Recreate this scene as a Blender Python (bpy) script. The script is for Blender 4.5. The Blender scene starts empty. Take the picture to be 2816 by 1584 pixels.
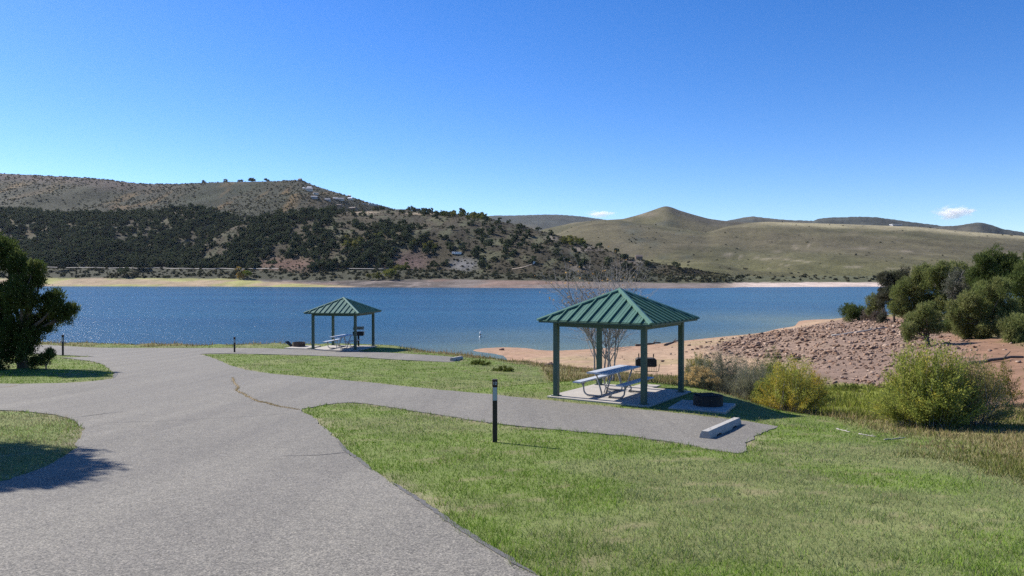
import bpy, math, random
import numpy as np
from mathutils import Vector, Matrix
from mathutils.geometry import delaunay_2d_cdt

rnd = random.Random(7)
rng = np.random.default_rng(7)
S = bpy.context.scene
COL = S.collection
R = math.radians

# ------------------------------------------------------------------ camera, sky, sun
F_PX, CX, CY, HOR, EYE = 2100.0, 1408.0, 792.0, 765.0, 9.0     # lake surface is z = 0
PITCH = math.atan((CY - HOR) / F_PX)
cam = bpy.data.cameras.new('camera'); camo = bpy.data.objects.new('camera', cam); COL.objects.link(camo)
cam.sensor_width = 36.0; cam.lens = 36.0 * F_PX / 2816.0
cam.clip_start = 0.1; cam.clip_end = 60000
camo.location = (0, 0, EYE); camo.rotation_euler = (math.pi / 2 - PITCH, 0, 0)
S.camera = camo

SUN_EL, SUN_AZ = 40.5, -57.0            # azimuth from +Y, clockwise
world = bpy.data.worlds.new('World'); S.world = world; world.use_nodes = True
wn = world.node_tree.nodes; wl = world.node_tree.links
sky = wn.new('ShaderNodeTexSky'); sky.sky_type = 'NISHITA'; sky.sun_disc = False
sky.sun_elevation = R(SUN_EL); sky.sun_rotation = R(SUN_AZ)
sky.altitude = 1900; sky.air_density = 1.0; sky.dust_density = 0.6; sky.ozone_density = 3.0
bg = wn['Background']; bg.inputs['Strength'].default_value = 0.108
hs = wn.new('ShaderNodeHueSaturation'); hs.inputs['Hue'].default_value = .512; hs.inputs['Saturation'].default_value = 1.33; hs.inputs['Value'].default_value = 1.0
wl.new(sky.outputs['Color'], hs.inputs['Color']); wl.new(hs.outputs['Color'], bg.inputs['Color'])
sun = bpy.data.lights.new('sun', 'SUN'); suno = bpy.data.objects.new('sun', sun); COL.objects.link(suno)
sun.energy = 5.0; sun.angle = R(0.53); sun.color = (1.0, 0.955, 0.89)
sd = Vector((math.sin(R(SUN_AZ)) * math.cos(R(SUN_EL)), math.cos(R(SUN_AZ)) * math.cos(R(SUN_EL)), math.sin(R(SUN_EL))))
suno.rotation_euler = sd.to_track_quat('Z', 'Y').to_euler(); suno.location = (-30, 30, 60)
S.view_settings.view_transform = 'Standard'; S.view_settings.look = 'None'
S.view_settings.exposure = 0.70; S.view_settings.gamma = 1.0
S.cycles.use_denoising = False
S.cycles.max_bounces = 8; S.cycles.volume_bounces = 6; S.cycles.sample_clamp_direct = 4.0; S.cycles.diffuse_bounces = 2; S.cycles.glossy_bounces = 2
S.cycles.transmission_bounces = 3; S.cycles.caustics_reflective = False; S.cycles.caustics_refractive = False
S.cycles.sample_clamp_indirect = 4.0

# ------------------------------------------------------------------ small maths
def unproj(px, py, d):
    """world point on the ray through photo pixel (px,py) at forward distance d"""
    px, py, d = np.asarray(px, float), np.asarray(py, float), np.asarray(d, float)
    u = (px - CX) / F_PX; v = -(py - CY) / F_PX
    c, s = math.cos(PITCH), math.sin(PITCH)
    fy = c + v * s; fz = -s + v * c
    k = d / fy
    return np.stack([u * k, d + 0 * k, EYE + fz * k], -1)
def dist_for(px, py, z):
    v = -(py - CY) / F_PX; c, s = math.cos(PITCH), math.sin(PITCH)
    return (z - EYE) * (c + v * s) / (-s + v * c)
def sstep(a, b, x):
    t = np.clip((x - a) / (b - a), 0, 1); return t * t * (3 - 2 * t)
_perm = np.random.default_rng(3).random((64, 64, 4)).astype(np.float64)
def vnoise(x, y, k=0):
    xi = np.floor(x).astype(int); yi = np.floor(y).astype(int); fx = x - xi; fy = y - yi
    fx = fx * fx * (3 - 2 * fx); fy = fy * fy * (3 - 2 * fy)
    t = _perm[:, :, k]
    a = t[xi & 63, yi & 63]; b = t[(xi + 1) & 63, yi & 63]; c = t[xi & 63, (yi + 1) & 63]; d = t[(xi + 1) & 63, (yi + 1) & 63]
    return (a * (1 - fx) + b * fx) * (1 - fy) + (c * (1 - fx) + d * fx) * fy
def fbm(x, y, o=4, k=0):
    s = 0; a = .5
    for i in range(o):
        s = s + a * vnoise(x * 2 ** i + 17.3 * i, y * 2 ** i + 9.1 * i, (k + i) % 4); a *= .5
    return s / (1 - .5 ** o)
def inpoly(x, y, poly):
    x = np.asarray(x, float); y = np.asarray(y, float); r = np.zeros(x.shape, bool)
    n = len(poly)
    for i in range(n):
        x1, y1 = poly[i][0], poly[i][1]; x2, y2 = poly[(i + 1) % n][0], poly[(i + 1) % n][1]
        if y1 == y2: continue
        r ^= ((y1 > y) != (y2 > y)) & (x < (x2 - x1) * (y - y1) / (y2 - y1) + x1)
    return r
def segdist(x, y, poly, closed=True):
    best = np.full(np.shape(x), 1e9); n = len(poly)
    for i in range(n if closed else n - 1):
        ax, ay = poly[i][0], poly[i][1]; bx, by = poly[(i + 1) % n][0], poly[(i + 1) % n][1]
        dx, dy = bx - ax, by - ay; L = dx * dx + dy * dy + 1e-12
        t = np.clip(((x - ax) * dx + (y - ay) * dy) / L, 0, 1)
        best = np.minimum(best, np.hypot(x - ax - t * dx, y - ay - t * dy))
    return best

# ------------------------------------------------------------------ mesh helpers
def mk_mesh(name, verts, faces, cols=None, smooth=False):
    """verts (N,3); faces = (M,3) or (M,4) array, or list of lists; cols (N,3) vertex colours"""
    me = bpy.data.meshes.new(name)
    verts = np.asarray(verts, np.float32)
    if isinstance(faces, np.ndarray):
        M, k = faces.shape
        me.vertices.add(len(verts)); me.vertices.foreach_set('co', verts.ravel())
        me.loops.add(M * k); me.loops.foreach_set('vertex_index', faces.astype(np.int32).ravel())
        me.polygons.add(M); me.polygons.foreach_set('loop_start', np.arange(0, M * k, k, dtype=np.int32))
        if smooth: me.polygons.foreach_set('use_smooth', np.ones(M, bool))
        me.update(calc_edges=True)
    else:
        me.from_pydata([tuple(map(float, v)) for v in verts], [], [list(map(int, f)) for f in faces])
        if smooth:
            for p in me.polygons: p.use_smooth = True
        me.update()
    if cols is not None:
        at = me.color_attributes.new('Col', 'FLOAT_COLOR', 'POINT')
        c4 = np.ones((len(verts), 4), np.float32); c4[:, :3] = cols
        at.data.foreach_set('color', c4.ravel())
    return me
def link(name, me, mat=None, parent=None, loc=None, rotz=None):
    o = bpy.data.objects.new(name, me); COL.objects.link(o)
    if mat is not None and me is not None and not me.materials: me.materials.append(mat)
    if parent is not None: o.parent = parent
    if loc is not None: o.location = loc
    if rotz is not None: o.rotation_euler = (0, 0, rotz)
    return o
def tag(o, label=None, cat=None, group=None, kind=None):
    if label: o['label'] = label
    if cat: o['category'] = cat
    if group: o['group'] = group
    if kind: o['kind'] = kind
    return o
def thing(name, label, cat, loc, rotz=0, group=None):
    return tag(link(name, None, loc=loc, rotz=rotz), label, cat, group)

class MB:
    def __init__(s): s.v = []; s.f = []
    def add(s, vs, fs):
        o = len(s.v); s.v += [tuple(map(float, q)) for q in vs]; s.f += [[i + o for i in q] for q in fs]; return s
    def box(s, c, sz, ang=0.0, tilt=None, bev=0.0):
        hx, hy, hz = sz[0] / 2, sz[1] / 2, sz[2] / 2
        M = Matrix.Rotation(ang, 3, 'Z')
        if tilt is not None: M = M @ tilt
        c = Vector(c)
        if bev <= 0:
            P = [(-hx, -hy, -hz), (hx, -hy, -hz), (hx, hy, -hz), (-hx, hy, -hz), (-hx, -hy, hz), (hx, -hy, hz), (hx, hy, hz), (-hx, hy, hz)]
            fs = [(0, 3, 2, 1), (4, 5, 6, 7), (0, 1, 5, 4), (1, 2, 6, 5), (2, 3, 7, 6), (3, 0, 4, 7)]
        else:
            b = bev; P = []
            for z, q in ((-hz, b), (-hz + b, 0), (hz - b, 0), (hz, b)):
                x, y = hx - q, hy - q
                P += [(-x + (b if not q else 0), -y, z), (x - (b if not q else 0), -y, z), (x, -y + (b if not q else 0), z), (x, y - (b if not q else 0), z),
                      (x - (b if not q else 0), y, z), (-x + (b if not q else 0), y, z), (-x, y - (b if not q else 0), z), (-x, -y + (b if not q else 0), z)]
            fs = [list(range(7, -1, -1)), list(range(24, 32))]
            for r in range(3):
                for i in range(8): fs.append((r * 8 + i, r * 8 + (i + 1) % 8, r * 8 + 8 + (i + 1) % 8, r * 8 + 8 + i))
        return s.add([c + M @ Vector(p) for p in P], fs)
    def tube(s, path, rad, n=8, cap=True):
        path = [Vector(p) for p in path]; m = len(path)
        rads = rad if isinstance(rad, (list, tuple)) else [rad] * m
        vs = []; fs = []; prev = None
        for i, p in enumerate(path):
            d = (path[min(i + 1, m - 1)] - path[max(i - 1, 0)]).normalized()
            if prev is None:
                a = d.cross(Vector((0, 0, 1)) if abs(d.z) < .9 else Vector((1, 0, 0))).normalized()
            else:
                a = (prev - d * prev.dot(d)).normalized()
            prev = a; b = d.cross(a)
            for k in range(n):
                t = 2 * math.pi * k / n
                vs.append(p + (a * math.cos(t) + b * math.sin(t)) * rads[i])
        for i in range(m - 1):
            for k in range(n):
                fs.append((i * n + k, i * n + (k + 1) % n, (i + 1) * n + (k + 1) % n, (i + 1) * n + k))
        if cap: fs += [list(range(n - 1, -1, -1)), list(range((m - 1) * n, m * n))]
        return s.add(vs, fs)
    def prism(s, poly, z0, z1):
        n = len(poly)
        return s.add([(p[0], p[1], z0) for p in poly] + [(p[0], p[1], z1) for p in poly],
                     [list(range(n - 1, -1, -1)), list(range(n, 2 * n))] + [(i, (i + 1) % n, n + (i + 1) % n, n + i) for i in range(n)])
    def build(s, name, mat, parent=None, loc=None, rotz=None, smooth=False):
        return link(name, mk_mesh(name, np.array(s.v, np.float32), s.f, smooth=smooth), mat, parent, loc, rotz)

# ------------------------------------------------------------------ materials
def new_mat(name):
    m = bpy.data.materials.new(name); m.use_nodes = True
    nt = m.node_tree; return m, nt, nt.nodes, nt.links, nt.nodes['Principled BSDF']
def tex(nt, kind='ShaderNodeTexNoise', scale=5.0, detail=4.0, rough=.55, co='Object', stretch=None):
    tc = nt.nodes.new('ShaderNodeTexCoord'); t = nt.nodes.new(kind); t.inputs['Scale'].default_value = scale
    if kind == 'ShaderNodeTexNoise': t.inputs['Detail'].default_value = detail; t.inputs['Roughness'].default_value = rough
    if stretch:
        mp = nt.nodes.new('ShaderNodeMapping'); mp.inputs['Scale'].default_value = stretch
        nt.links.new(tc.outputs[co], mp.inputs[0]); nt.links.new(mp.outputs[0], t.inputs['Vector'])
    else: nt.links.new(tc.outputs[co], t.inputs['Vector'])
    return t
def ramp(nt, src, stops):
    r = nt.nodes.new('ShaderNodeValToRGB'); e = r.color_ramp.elements
    while len(e) < len(stops): e.new(.5)
    for el, (p, c) in zip(e, stops): el.position = p; el.color = (*c, 1) if len(c) == 3 else c
    nt.links.new(src, r.inputs[0]); return r
def mix(nt, fac, a, b, mode='MIX'):
    m = nt.nodes.new('ShaderNodeMix'); m.data_type = 'RGBA'; m.blend_type = mode
    for i, x in ((0, fac), (6, a), (7, b)):
        if hasattr(x, 'is_linked'): nt.links.new(x, m.inputs[i])
        elif i == 0: m.inputs[0].default_value = x
        else: m.inputs[i].default_value = (*x, 1)
    return m.outputs[2]
def bump(nt, src, p, strength, dist=.02):
    b = nt.nodes.new('ShaderNodeBump'); b.inputs['Strength'].default_value = strength; b.inputs['Distance'].default_value = dist
    nt.links.new(src, b.inputs['Height']); nt.links.new(b.outputs[0], p.inputs['Normal']); return b
def simple(name, c, rough=.7, metal=0.0, var=.25, vscale=6.0, bmp=0.0, bscale=60.0, spec=.5):
    m, nt, N, L, p = new_mat(name)
    t = tex(nt, scale=vscale, detail=5)
    lo = tuple(x * (1 - var) for x in c); hi = tuple(min(1, x * (1 + var)) for x in c)
    L.new(ramp(nt, t.outputs[0], [(.3, lo), (.7, hi)]).outputs[0], p.inputs['Base Color'])
    p.inputs['Roughness'].default_value = rough; p.inputs['Metallic'].default_value = metal
    p.inputs['Specular IOR Level'].default_value = spec
    if bmp: bump(nt, tex(nt, scale=bscale, detail=3).outputs[0], p, bmp, .01)
    return m
def colattr(nt, name='Col'):
    a = nt.nodes.new('ShaderNodeVertexColor'); a.layer_name = name; return a.outputs[0]
def foliage(name, transl=.25, gain=1.0):
    m, nt, N, L, p = new_mat(name); N.remove(p)
    d = N.new('ShaderNodeBsdfDiffuse'); t = N.new('ShaderNodeBsdfTranslucent'); x = N.new('ShaderNodeMixShader'); x.inputs[0].default_value = transl
    c = colattr(nt); L.new(c, d.inputs[0]); L.new(c, t.inputs[0])
    L.new(d.outputs[0], x.inputs[1]); L.new(t.outputs[0], x.inputs[2]); L.new(x.outputs[0], N['Material Output'].inputs[0])
    return m
M_LEAF = foliage('leaves', .4)
M_GRASS = foliage('grass_blades', .25)
M_NEEDLE = foliage('needles', .25)

def terrain_mat(name, nscale=.5, amt=.5, bscale=2.0, bst=.4, bdist=.3, fine=8.0):
    """soil and scrub colour comes from the vertex colours, broken up by two noises"""
    m, nt, N, L, p = new_mat(name)
    c = colattr(nt)
    t1 = tex(nt, scale=nscale, detail=7, rough=.65); t2 = tex(nt, scale=fine, detail=4, rough=.6)
    g1 = ramp(nt, t1.outputs[0], [(.3, (1 - amt,) * 3), (.72, (1 + amt,) * 3)]); g2 = ramp(nt, t2.outputs[0], [(.3, (1 - amt * .6,) * 3), (.7, (1 + amt * .6,) * 3)])
    a = mix(nt, 1.0, c, g1.outputs[0], 'MULTIPLY'); b = mix(nt, 1.0, a, g2.outputs[0], 'MULTIPLY')
    L.new(b, p.inputs['Base Color']); p.inputs['Roughness'].default_value = .95; p.inputs['Specular IOR Level'].default_value = .1
    bump(nt, tex(nt, scale=bscale, detail=6, rough=.7).outputs[0], p, bst, bdist)
    return m
M_GROUND = terrain_mat('soil_and_turf', .9, .28, 14.0, .5, .03, 22.0)
M_HILL = terrain_mat('scrub_hillside', .012, .35, .06, .6, 6.0, .13)
M_SHORE = terrain_mat('lake_shore_soil', .05, .3, .25, .6, 1.0, .6)

def asphalt():
    m, nt, N, L, p = new_mat('weathered_chip_seal')
    big = tex(nt, scale=.35, detail=5); fine = tex(nt, scale=62, detail=3, rough=.75); vor = tex(nt, 'ShaderNodeTexVoronoi', scale=70); chip = tex(nt, 'ShaderNodeTexVoronoi', scale=48)
    streak = tex(nt, scale=1.0, detail=4, stretch=(1.3, .04, 1)); [setattr(n_.inputs['Rotation'], 'default_value', (0, 0, -R(19))) for n_ in N if n_.type == 'MAPPING']
    base = ramp(nt, big.outputs[0], [(.25, (.172, .160, .137)), (.75, (.192, .178, .153))]).outputs[0]
    s = ramp(nt, streak.outputs[0], [(.35, (.89, .89, .90)), (.65, (1.06, 1.06, 1.05))]).outputs[0]
    f = ramp(nt, fine.outputs[0], [(.30, (.32,) * 3), (.5, (.95,) * 3), (.70, (1.9, 1.84, 1.76))]).outputs[0]
    mid = ramp(nt, tex(nt, scale=5, detail=6, rough=.7).outputs[0], [(.3, (.88,) * 3), (.7, (1.10, 1.10, 1.09))]).outputs[0]
    c = mix(nt, 1.0, mix(nt, 1.0, mix(nt, 1.0, base, s, 'MULTIPLY'), mid, 'MULTIPLY'), f, 'MULTIPLY')
    c = mix(nt, 1.0, c, ramp(nt, chip.outputs['Color'], [(.15, (.72, .72, .73)), (.5, (1.0,) * 3), (.85, (1.3, 1.29, 1.26))]).outputs[0], 'MULTIPLY')
    sp = ramp(nt, vor.outputs['Color'], [(.80, (0, 0, 0)), (.92, (1, 1, 1))]).outputs[0]
    c = mix(nt, mix(nt, .22, (0, 0, 0), sp), c, (.46, .40, .37))
    L.new(c, p.inputs['Base Color']); p.inputs['Roughness'].default_value = .9; p.inputs['Specular IOR Level'].default_value = .25
    bump(nt, fine.outputs[0], p, .7, .012); return m
M_ASPH = asphalt()
M_CONC = simple('concrete', (.36, .325, .28), .85, var=.12, vscale=3, bmp=.3, bscale=50)
M_STOP = simple('pale_concrete', (.36, .34, .30), .85, var=.14, vscale=7, bmp=.4, bscale=70)
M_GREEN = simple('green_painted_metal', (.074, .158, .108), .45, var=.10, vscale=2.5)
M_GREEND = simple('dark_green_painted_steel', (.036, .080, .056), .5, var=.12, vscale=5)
M_ALU = simple('brushed_aluminium', (.50, .53, .58), .5, metal=.25, var=.12, vscale=9)
M_GALV = simple('galvanized_tube', (.30, .30, .29), .5, metal=.5, var=.2, vscale=14)
M_IRON = simple('sooty_black_steel', (.018, .016, .015), .75, var=.4, vscale=9)
M_RUST = simple('rusty_steel', (.085, .055, .040), .8, var=.4, vscale=9)
M_TANSTEEL = simple('tan_weathered_steel', (.34, .27, .20), .7, var=.25, vscale=9)
M_POST = simple('dark_brown_plastic_post', (.022, .014, .011), .65, var=.3, vscale=12)
M_CAP = simple('brown_cap', (.035, .016, .012), .6, var=.2, vscale=12)
M_PLATE = simple('white_reflector_plate', (.36, .40, .43), .4, var=.10, vscale=20)
M_PAINT = simple('white_paint', (.75, .74, .72), .6, var=.05)
M_BARK = simple('grey_brown_bark', (.105, .080, .062), .95, var=.4, vscale=12, bmp=.6, bscale=40)
M_DEAD = simple('bleached_wood', (.33, .30, .27), .9, var=.3, vscale=14, bmp=.4, bscale=50)
M_TWIG = simple('bare_grey_twig', (.31, .275, .245), .9, var=.3, vscale=10)
M_ROCK = terrain_mat('pink_sandstone', 3.0, .35, 9.0, .5, .03, 14.0)
M_CRACK = simple('dead_weeds_in_crack', (.26, .19, .10), .95, var=.4, vscale=20)
M_TAR = simple('dark_asphalt_edge', (.095, .090, .085), .9, var=.3, vscale=14, bmp=.5, bscale=80)
M_WALL = [simple('pale_house_wall', (.60, .54, .48), .9), simple('brown_house_wall', (.15, .10, .075), .9), simple('grey_house_wall', (.32, .32, .34), .9)]
M_ROOF = [simple('grey_roof', (.16, .17, .20), .8), simple('brown_roof', (.12, .09, .075), .8), simple('light_roof', (.66, .66, .68), .7)]
M_GLASS = simple('dark_window', (.03, .04, .05), .2)
M_DIRT = simple('pale_dirt_track', (.44, .34, .24), .95, var=.15, vscale=.2)

def water():
    m, nt, N, L, p = new_mat('lake_water')
    c = colattr(nt); pat = tex(nt, scale=.016, detail=4, stretch=(.25, 1.2, 1))
    g = ramp(nt, pat.outputs[0], [(.35, (.70, .76, .84)), (.65, (1.2, 1.16, 1.08))]).outputs[0]
    L.new(mix(nt, 1.0, c, g, 'MULTIPLY'), p.inputs['Base Color'])
    p.inputs['Roughness'].default_value = .2; p.inputs['IOR'].default_value = 1.33; p.inputs['Specular IOR Level'].default_value = .5
    a = tex(nt, scale=.14, detail=6, rough=.72, stretch=(1, 1.3, 1)); b = tex(nt, scale=2.6, detail=2, rough=.6)
    ad = N.new('ShaderNodeMath'); ad.operation = 'MULTIPLY_ADD'; ad.inputs[1].default_value = .28
    L.new(b.outputs[0], ad.inputs[0]); L.new(a.outputs[0], ad.inputs[2])
    bump(nt, ad.outputs[0], p, 1.0, .62); return m
M_WATER = water()

# ------------------------------------------------------------------ near terrain: a smooth surface through measured heights
_cp = [  # photo pixel and height relative to the eye
 (1779,1118,-3.56),(1526,1086,-3.56),(1867,1079,-3.56),(1637,1058,-3.57),(1360,1215,-3.05),(1976,1180,-3.5),(2137,1174,-3.58),
 (700,1584,-2.2),(1400,1584,-2.2),(100,1584,-2.2),(2100,1584,-2.25),(2800,1584,-2.3),
 (500,1300,-2.75),(1500,1300,-2.75),(2400,1300,-3.0),(2816,1300,-3.15),(100,1200,-3.0),(600,1150,-3.2),(200,1080,-3.6),(800,1060,-3.65),(150,1010,-3.95),
 (600,1000,-4.05),(1100,1040,-3.85),(1400,1060,-3.85),(976,962,-4.473),(860,957,-4.473),(1024,952,-4.473),(914,947,-4.473),
 (437,957,-4.6),(100,955,-4.6),(437,948,-4.75),(180,943,-4.72),(800,948,-4.75),(1100,958,-4.75),
 (1250,985,-4.4),(1350,1000,-4.4),(1450,1030,-4.2),(1600,1048,-4.15),(1850,1055,-4.1),
 (1300,964,-9.0),(1500,964,-9),(1700,955,-9),(1900,935,-9),(2181,898,-9),(1500,1000,-8.6),(1700,1000,-8.4),(1800,1035,-7.4),(1500,1030,-7.8),(1950,960,-8.5),(1650,1035,-7.5),
 (1980,1095,-4.3),(2150,1130,-4.2),(2250,1165,-3.9),(2300,1110,-5.0),(2450,1070,-5.6),(2380,1050,-6.0),
 (2100,990,-7.6),(2300,950,-6.8),(2330,890,-6.9),(2330,872,-6.9),(2200,905,-8.2),(2560,950,-5.6),(2500,900,-5.6),(2816,1000,-5),(2780,1100,-4.6),(2750,1050,-4.9),
 (2590,1165,-3.95),(2750,1210,-3.75),(2816,1150,-4.2)]
_xyz = [(0,0,-1.65),(5,0,-1.65),(-5,0,-1.65),(0,-20,-.6),(-60,-20,-1),(40,-20,-1),(-60,20,-3.5),(60,20,-3),(60,40,-4),(-60,50,-4.6),(-45,52,-4.7),
 (60,90,-4.7),(60,60,-4.3),(75,120,-5.8),(70,150,-8),(45,170,-9.6),(50,210,-11),(0,130,-10),(-40,78,-9.6),(-26,76,-9.6),(-15,73,-9.5),(-5,70,-9.2),(-60,80,-9.8),
 (-30,110,-11),(0,150,-12),(40,240,-12.5),(-80,120,-12),(100,150,-8),(120,60,-3),(120,200,-11),(-140,60,-5),(-140,120,-12),(120,-20,-1),(-140,-20,-1),(0,240,-13)]
_P = []
for px, py, z in _cp:
    d = float(dist_for(px, py, EYE + z)); q = unproj(px, py, d); _P.append(q)
_P = np.array(_P + [(x, y, z + EYE) for x, y, z in _xyz])
def _U(r2): return np.where(r2 > 1e-9, r2 * np.log(r2 + 1e-12), 0)
def _tps(P, lam):
    n = len(P); X = P[:, :2] / 20.0
    K = _U(((X[:, None] - X[None]) ** 2).sum(-1)) + lam * np.eye(n)
    Q = np.c_[np.ones(n), X]; A = np.zeros((n + 3, n + 3)); A[:n, :n] = K; A[:n, n:] = Q; A[n:, :n] = Q.T
    return X, np.linalg.solve(A, np.r_[P[:, 2], 0, 0, 0])
_TX, _TW = _tps(_P, .0015)
def T(x, y):
    x = np.asarray(x, float); y = np.asarray(y, float); sh = np.broadcast(x, y).shape
    q = np.stack([np.broadcast_to(x, sh).ravel(), np.broadcast_to(y, sh).ravel()], -1) / 20.0
    out = np.empty(len(q))
    for i in range(0, len(q), 20000):
        k = q[i:i + 20000]
        out[i:i + 20000] = _U(((k[:, None] - _TX[None]) ** 2).sum(-1)) @ _TW[:-3] + _TW[-3] + k @ _TW[-2:]
    out = np.clip(out, -4.5, None)
    # level pads under the two shelters
    for (cx, cy, zz, r0, r1) in PADS:
        w = 1 - sstep(r0, r1, np.hypot(q[:, 0] * 20 - cx, q[:, 1] * 20 - cy)); out = out * (1 - w) + zz * w
    return out.reshape(sh) if sh else float(out[0])
SH1 = (3.32, 23.5, EYE - 3.56); SH2 = (-10.86, 49.26, EYE - 4.473)
PADS = [(*SH1[:2], SH1[2] - .05, 2.6, 5.0), (*SH2[:2], SH2[2] - .05, 2.8, 5.5)]
def ground_at(px, py, dmax=170.0):
    """first hit of the photo ray with the terrain (world XY)"""
    ds = np.exp(np.linspace(math.log(3.5), math.log(dmax), 900)); p = unproj(px, py, ds)
    h = p[:, 2] - T(p[:, 0], p[:, 1]); i = np.argmax(h < 0)
    if h[i] >= 0: i = len(ds) - 1
    a, b = (ds[i - 1], ds[i]) if i else (ds[0], ds[0])
    t = h[i - 1] / (h[i - 1] - h[i] + 1e-12) if i else 0
    return unproj(px, py, a + (b - a) * min(max(t, 0), 1))
def gpoly(pts, s=1.0932): return [tuple(ground_at(x * s, y * s)[:2]) for x, y in pts]
def smooth_poly(poly, it=2):
    for _ in range(it):
        q = [poly[0]]
        for i in range(len(poly) - 1):
            a, b = np.array(poly[i]), np.array(poly[(i + 1) % len(poly)])
            q += [tuple(a * .75 + b * .25), tuple(a * .25 + b * .75)]
        poly = q + [poly[-1]]
    return poly

# asphalt outline (pixel positions in the 2576-wide view), islands of turf cut out of it
outer = smooth_poly(gpoly([(1345,1449),(1262,1398),(1180,1345),(1060,1262),(985,1215),(930,1180),(880,1140),(850,1110),(810,1070),(778,1046),(752,1032),
  (800,1022),(850,1015),(900,1013),(1000,1028),(1100,1043),(1200,1060),(1300,1073),(1500,1091),(1650,1105),(1760,1125),(1850,1141)]), 1) + \
  gpoly([(1872,1141),(1884,1112),(1910,1092),(1955,1074)]) + \
  smooth_poly(gpoly([(1880,1061),(1700,1040),(1500,1020),(1400,1010),(1250,995),(1100,980),(1000,970),(900,960),(800,952),(700,942),(640,935),(598,926),(570,916),(545,904),(520,895),(495,890.5),
  (560,889.5),(600,890),(700,892),(800,895),(900,899),(1000,905),(1080,909),(1130,911)]), 1) + \
  gpoly([(1158,909),(1150,899)]) + smooth_poly(gpoly([(1100,895),(1000,889),(900,883.5),(800,879),(700,877.5),(600,876),(500,876),(400,875.5),(300,875.5),(240,875),(170,871),(120,868)]), 1)
_o = ground_at(60, 941)[:2]
outer += [(-34., 52.), (-60., 51.), (-60., 42.), (-40., 44.)]
outer += gpoly([(60, 889), (140, 893), (240, 897.5)]) 
isl = gpoly([(150,900.5),(190,903),(240,910),(268,922),(285,938),(288,947),(278,954),(240,959),(180,963.5),(100,965.5),(20,966)])
outer += smooth_poly(isl, 1)
outer += [(-40., 31.), (-60., 31.), (-60., 23.)]
ll = gpoly([(8,1033),(60,1035),(130,1043),(180,1052),(206,1075),(213,1090),(205,1108),(188,1126),(165,1150),(110,1180),(50,1198),(5,1212)])
outer += [(-30., 23.)] + smooth_poly(ll, 1)
outer += [(-14., 12.), (-14., -8.), (4., -8.), (3.2, 2.)]
def ragged(poly, step, amp):
    q = []; n = len(poly)
    for i in range(n):
        a = np.array(poly[i]); b = np.array(poly[(i + 1) % n]); L = np.hypot(*(b - a)); near = min(a[1], b[1])
        st = step * max(1, near / 15); m = max(1, int(L / st)) if abs(a[0]) < 45 else 1
        for j in range(m):
            p = a + (b - a) * j / m; w = amp * (vnoise(p[0] * 1.7, p[1] * 1.7, 1) + .7 * vnoise(p[0] * 6.0, p[1] * 6.0, 2) - .85)
            d = (b - a) / (L + 1e-9); q.append((p[0] - d[1] * w, p[1] + d[0] * w))
    return q
ROAD = ragged(outer, .22, .12)
# raster of the road: inside mask and distance to its edge, for quick look-ups
_rr = .06; _rx0, _ry0, _rnx, _rny = -62.0, -9.0, 1600, 1180
_rin = np.zeros((_rny, _rnx), bool); _rds = np.full((_rny, _rnx), 3.0, np.float32)
_e = np.array(ROAD); _e2 = np.roll(_e, -1, 0); _cx = _rx0 + (np.arange(_rnx) + .5) * _rr
for j in range(_rny):
    yy = _ry0 + (j + .5) * _rr; m = (_e[:, 1] > yy) != (_e2[:, 1] > yy)
    if m.any():
        xc = np.sort(_e[m, 0] + (yy - _e[m, 1]) * (_e2[m, 0] - _e[m, 0]) / (_e2[m, 1] - _e[m, 1])); _rin[j] = (np.searchsorted(xc, _cx) % 2) == 1
for a, b in zip(_e, _e2):
    lo = np.minimum(a, b) - 2.6; hi = np.maximum(a, b) + 2.6
    i0, i1 = [int(np.clip((v - _rx0) / _rr, 0, _rnx)) for v in (lo[0], hi[0])]; j0, j1 = [int(np.clip((v - _ry0) / _rr, 0, _rny)) for v in (lo[1], hi[1])]
    if i1 > i0 and j1 > j0:
        xx, yy = np.meshgrid(_cx[i0:i1], _ry0 + (np.arange(j0, j1) + .5) * _rr); _rds[j0:j1, i0:i1] = np.minimum(_rds[j0:j1, i0:i1], segdist(xx, yy, [tuple(a), tuple(b)], False))
def _rij(x, y): return np.clip(((np.asarray(y) - _ry0) / _rr).astype(int), 0, _rny - 1), np.clip(((np.asarray(x) - _rx0) / _rr).astype(int), 0, _rnx - 1)
def in_road(x, y):
    j, i = _rij(x, y); o = (np.asarray(x) > _rx0) & (np.asarray(x) < _rx0 + _rnx * _rr) & (np.asarray(y) > _ry0) & (np.asarray(y) < _ry0 + _rny * _rr); return _rin[j, i] & o
def road_dist(x, y):
    j, i = _rij(x, y); return _rds[j, i]

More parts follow.
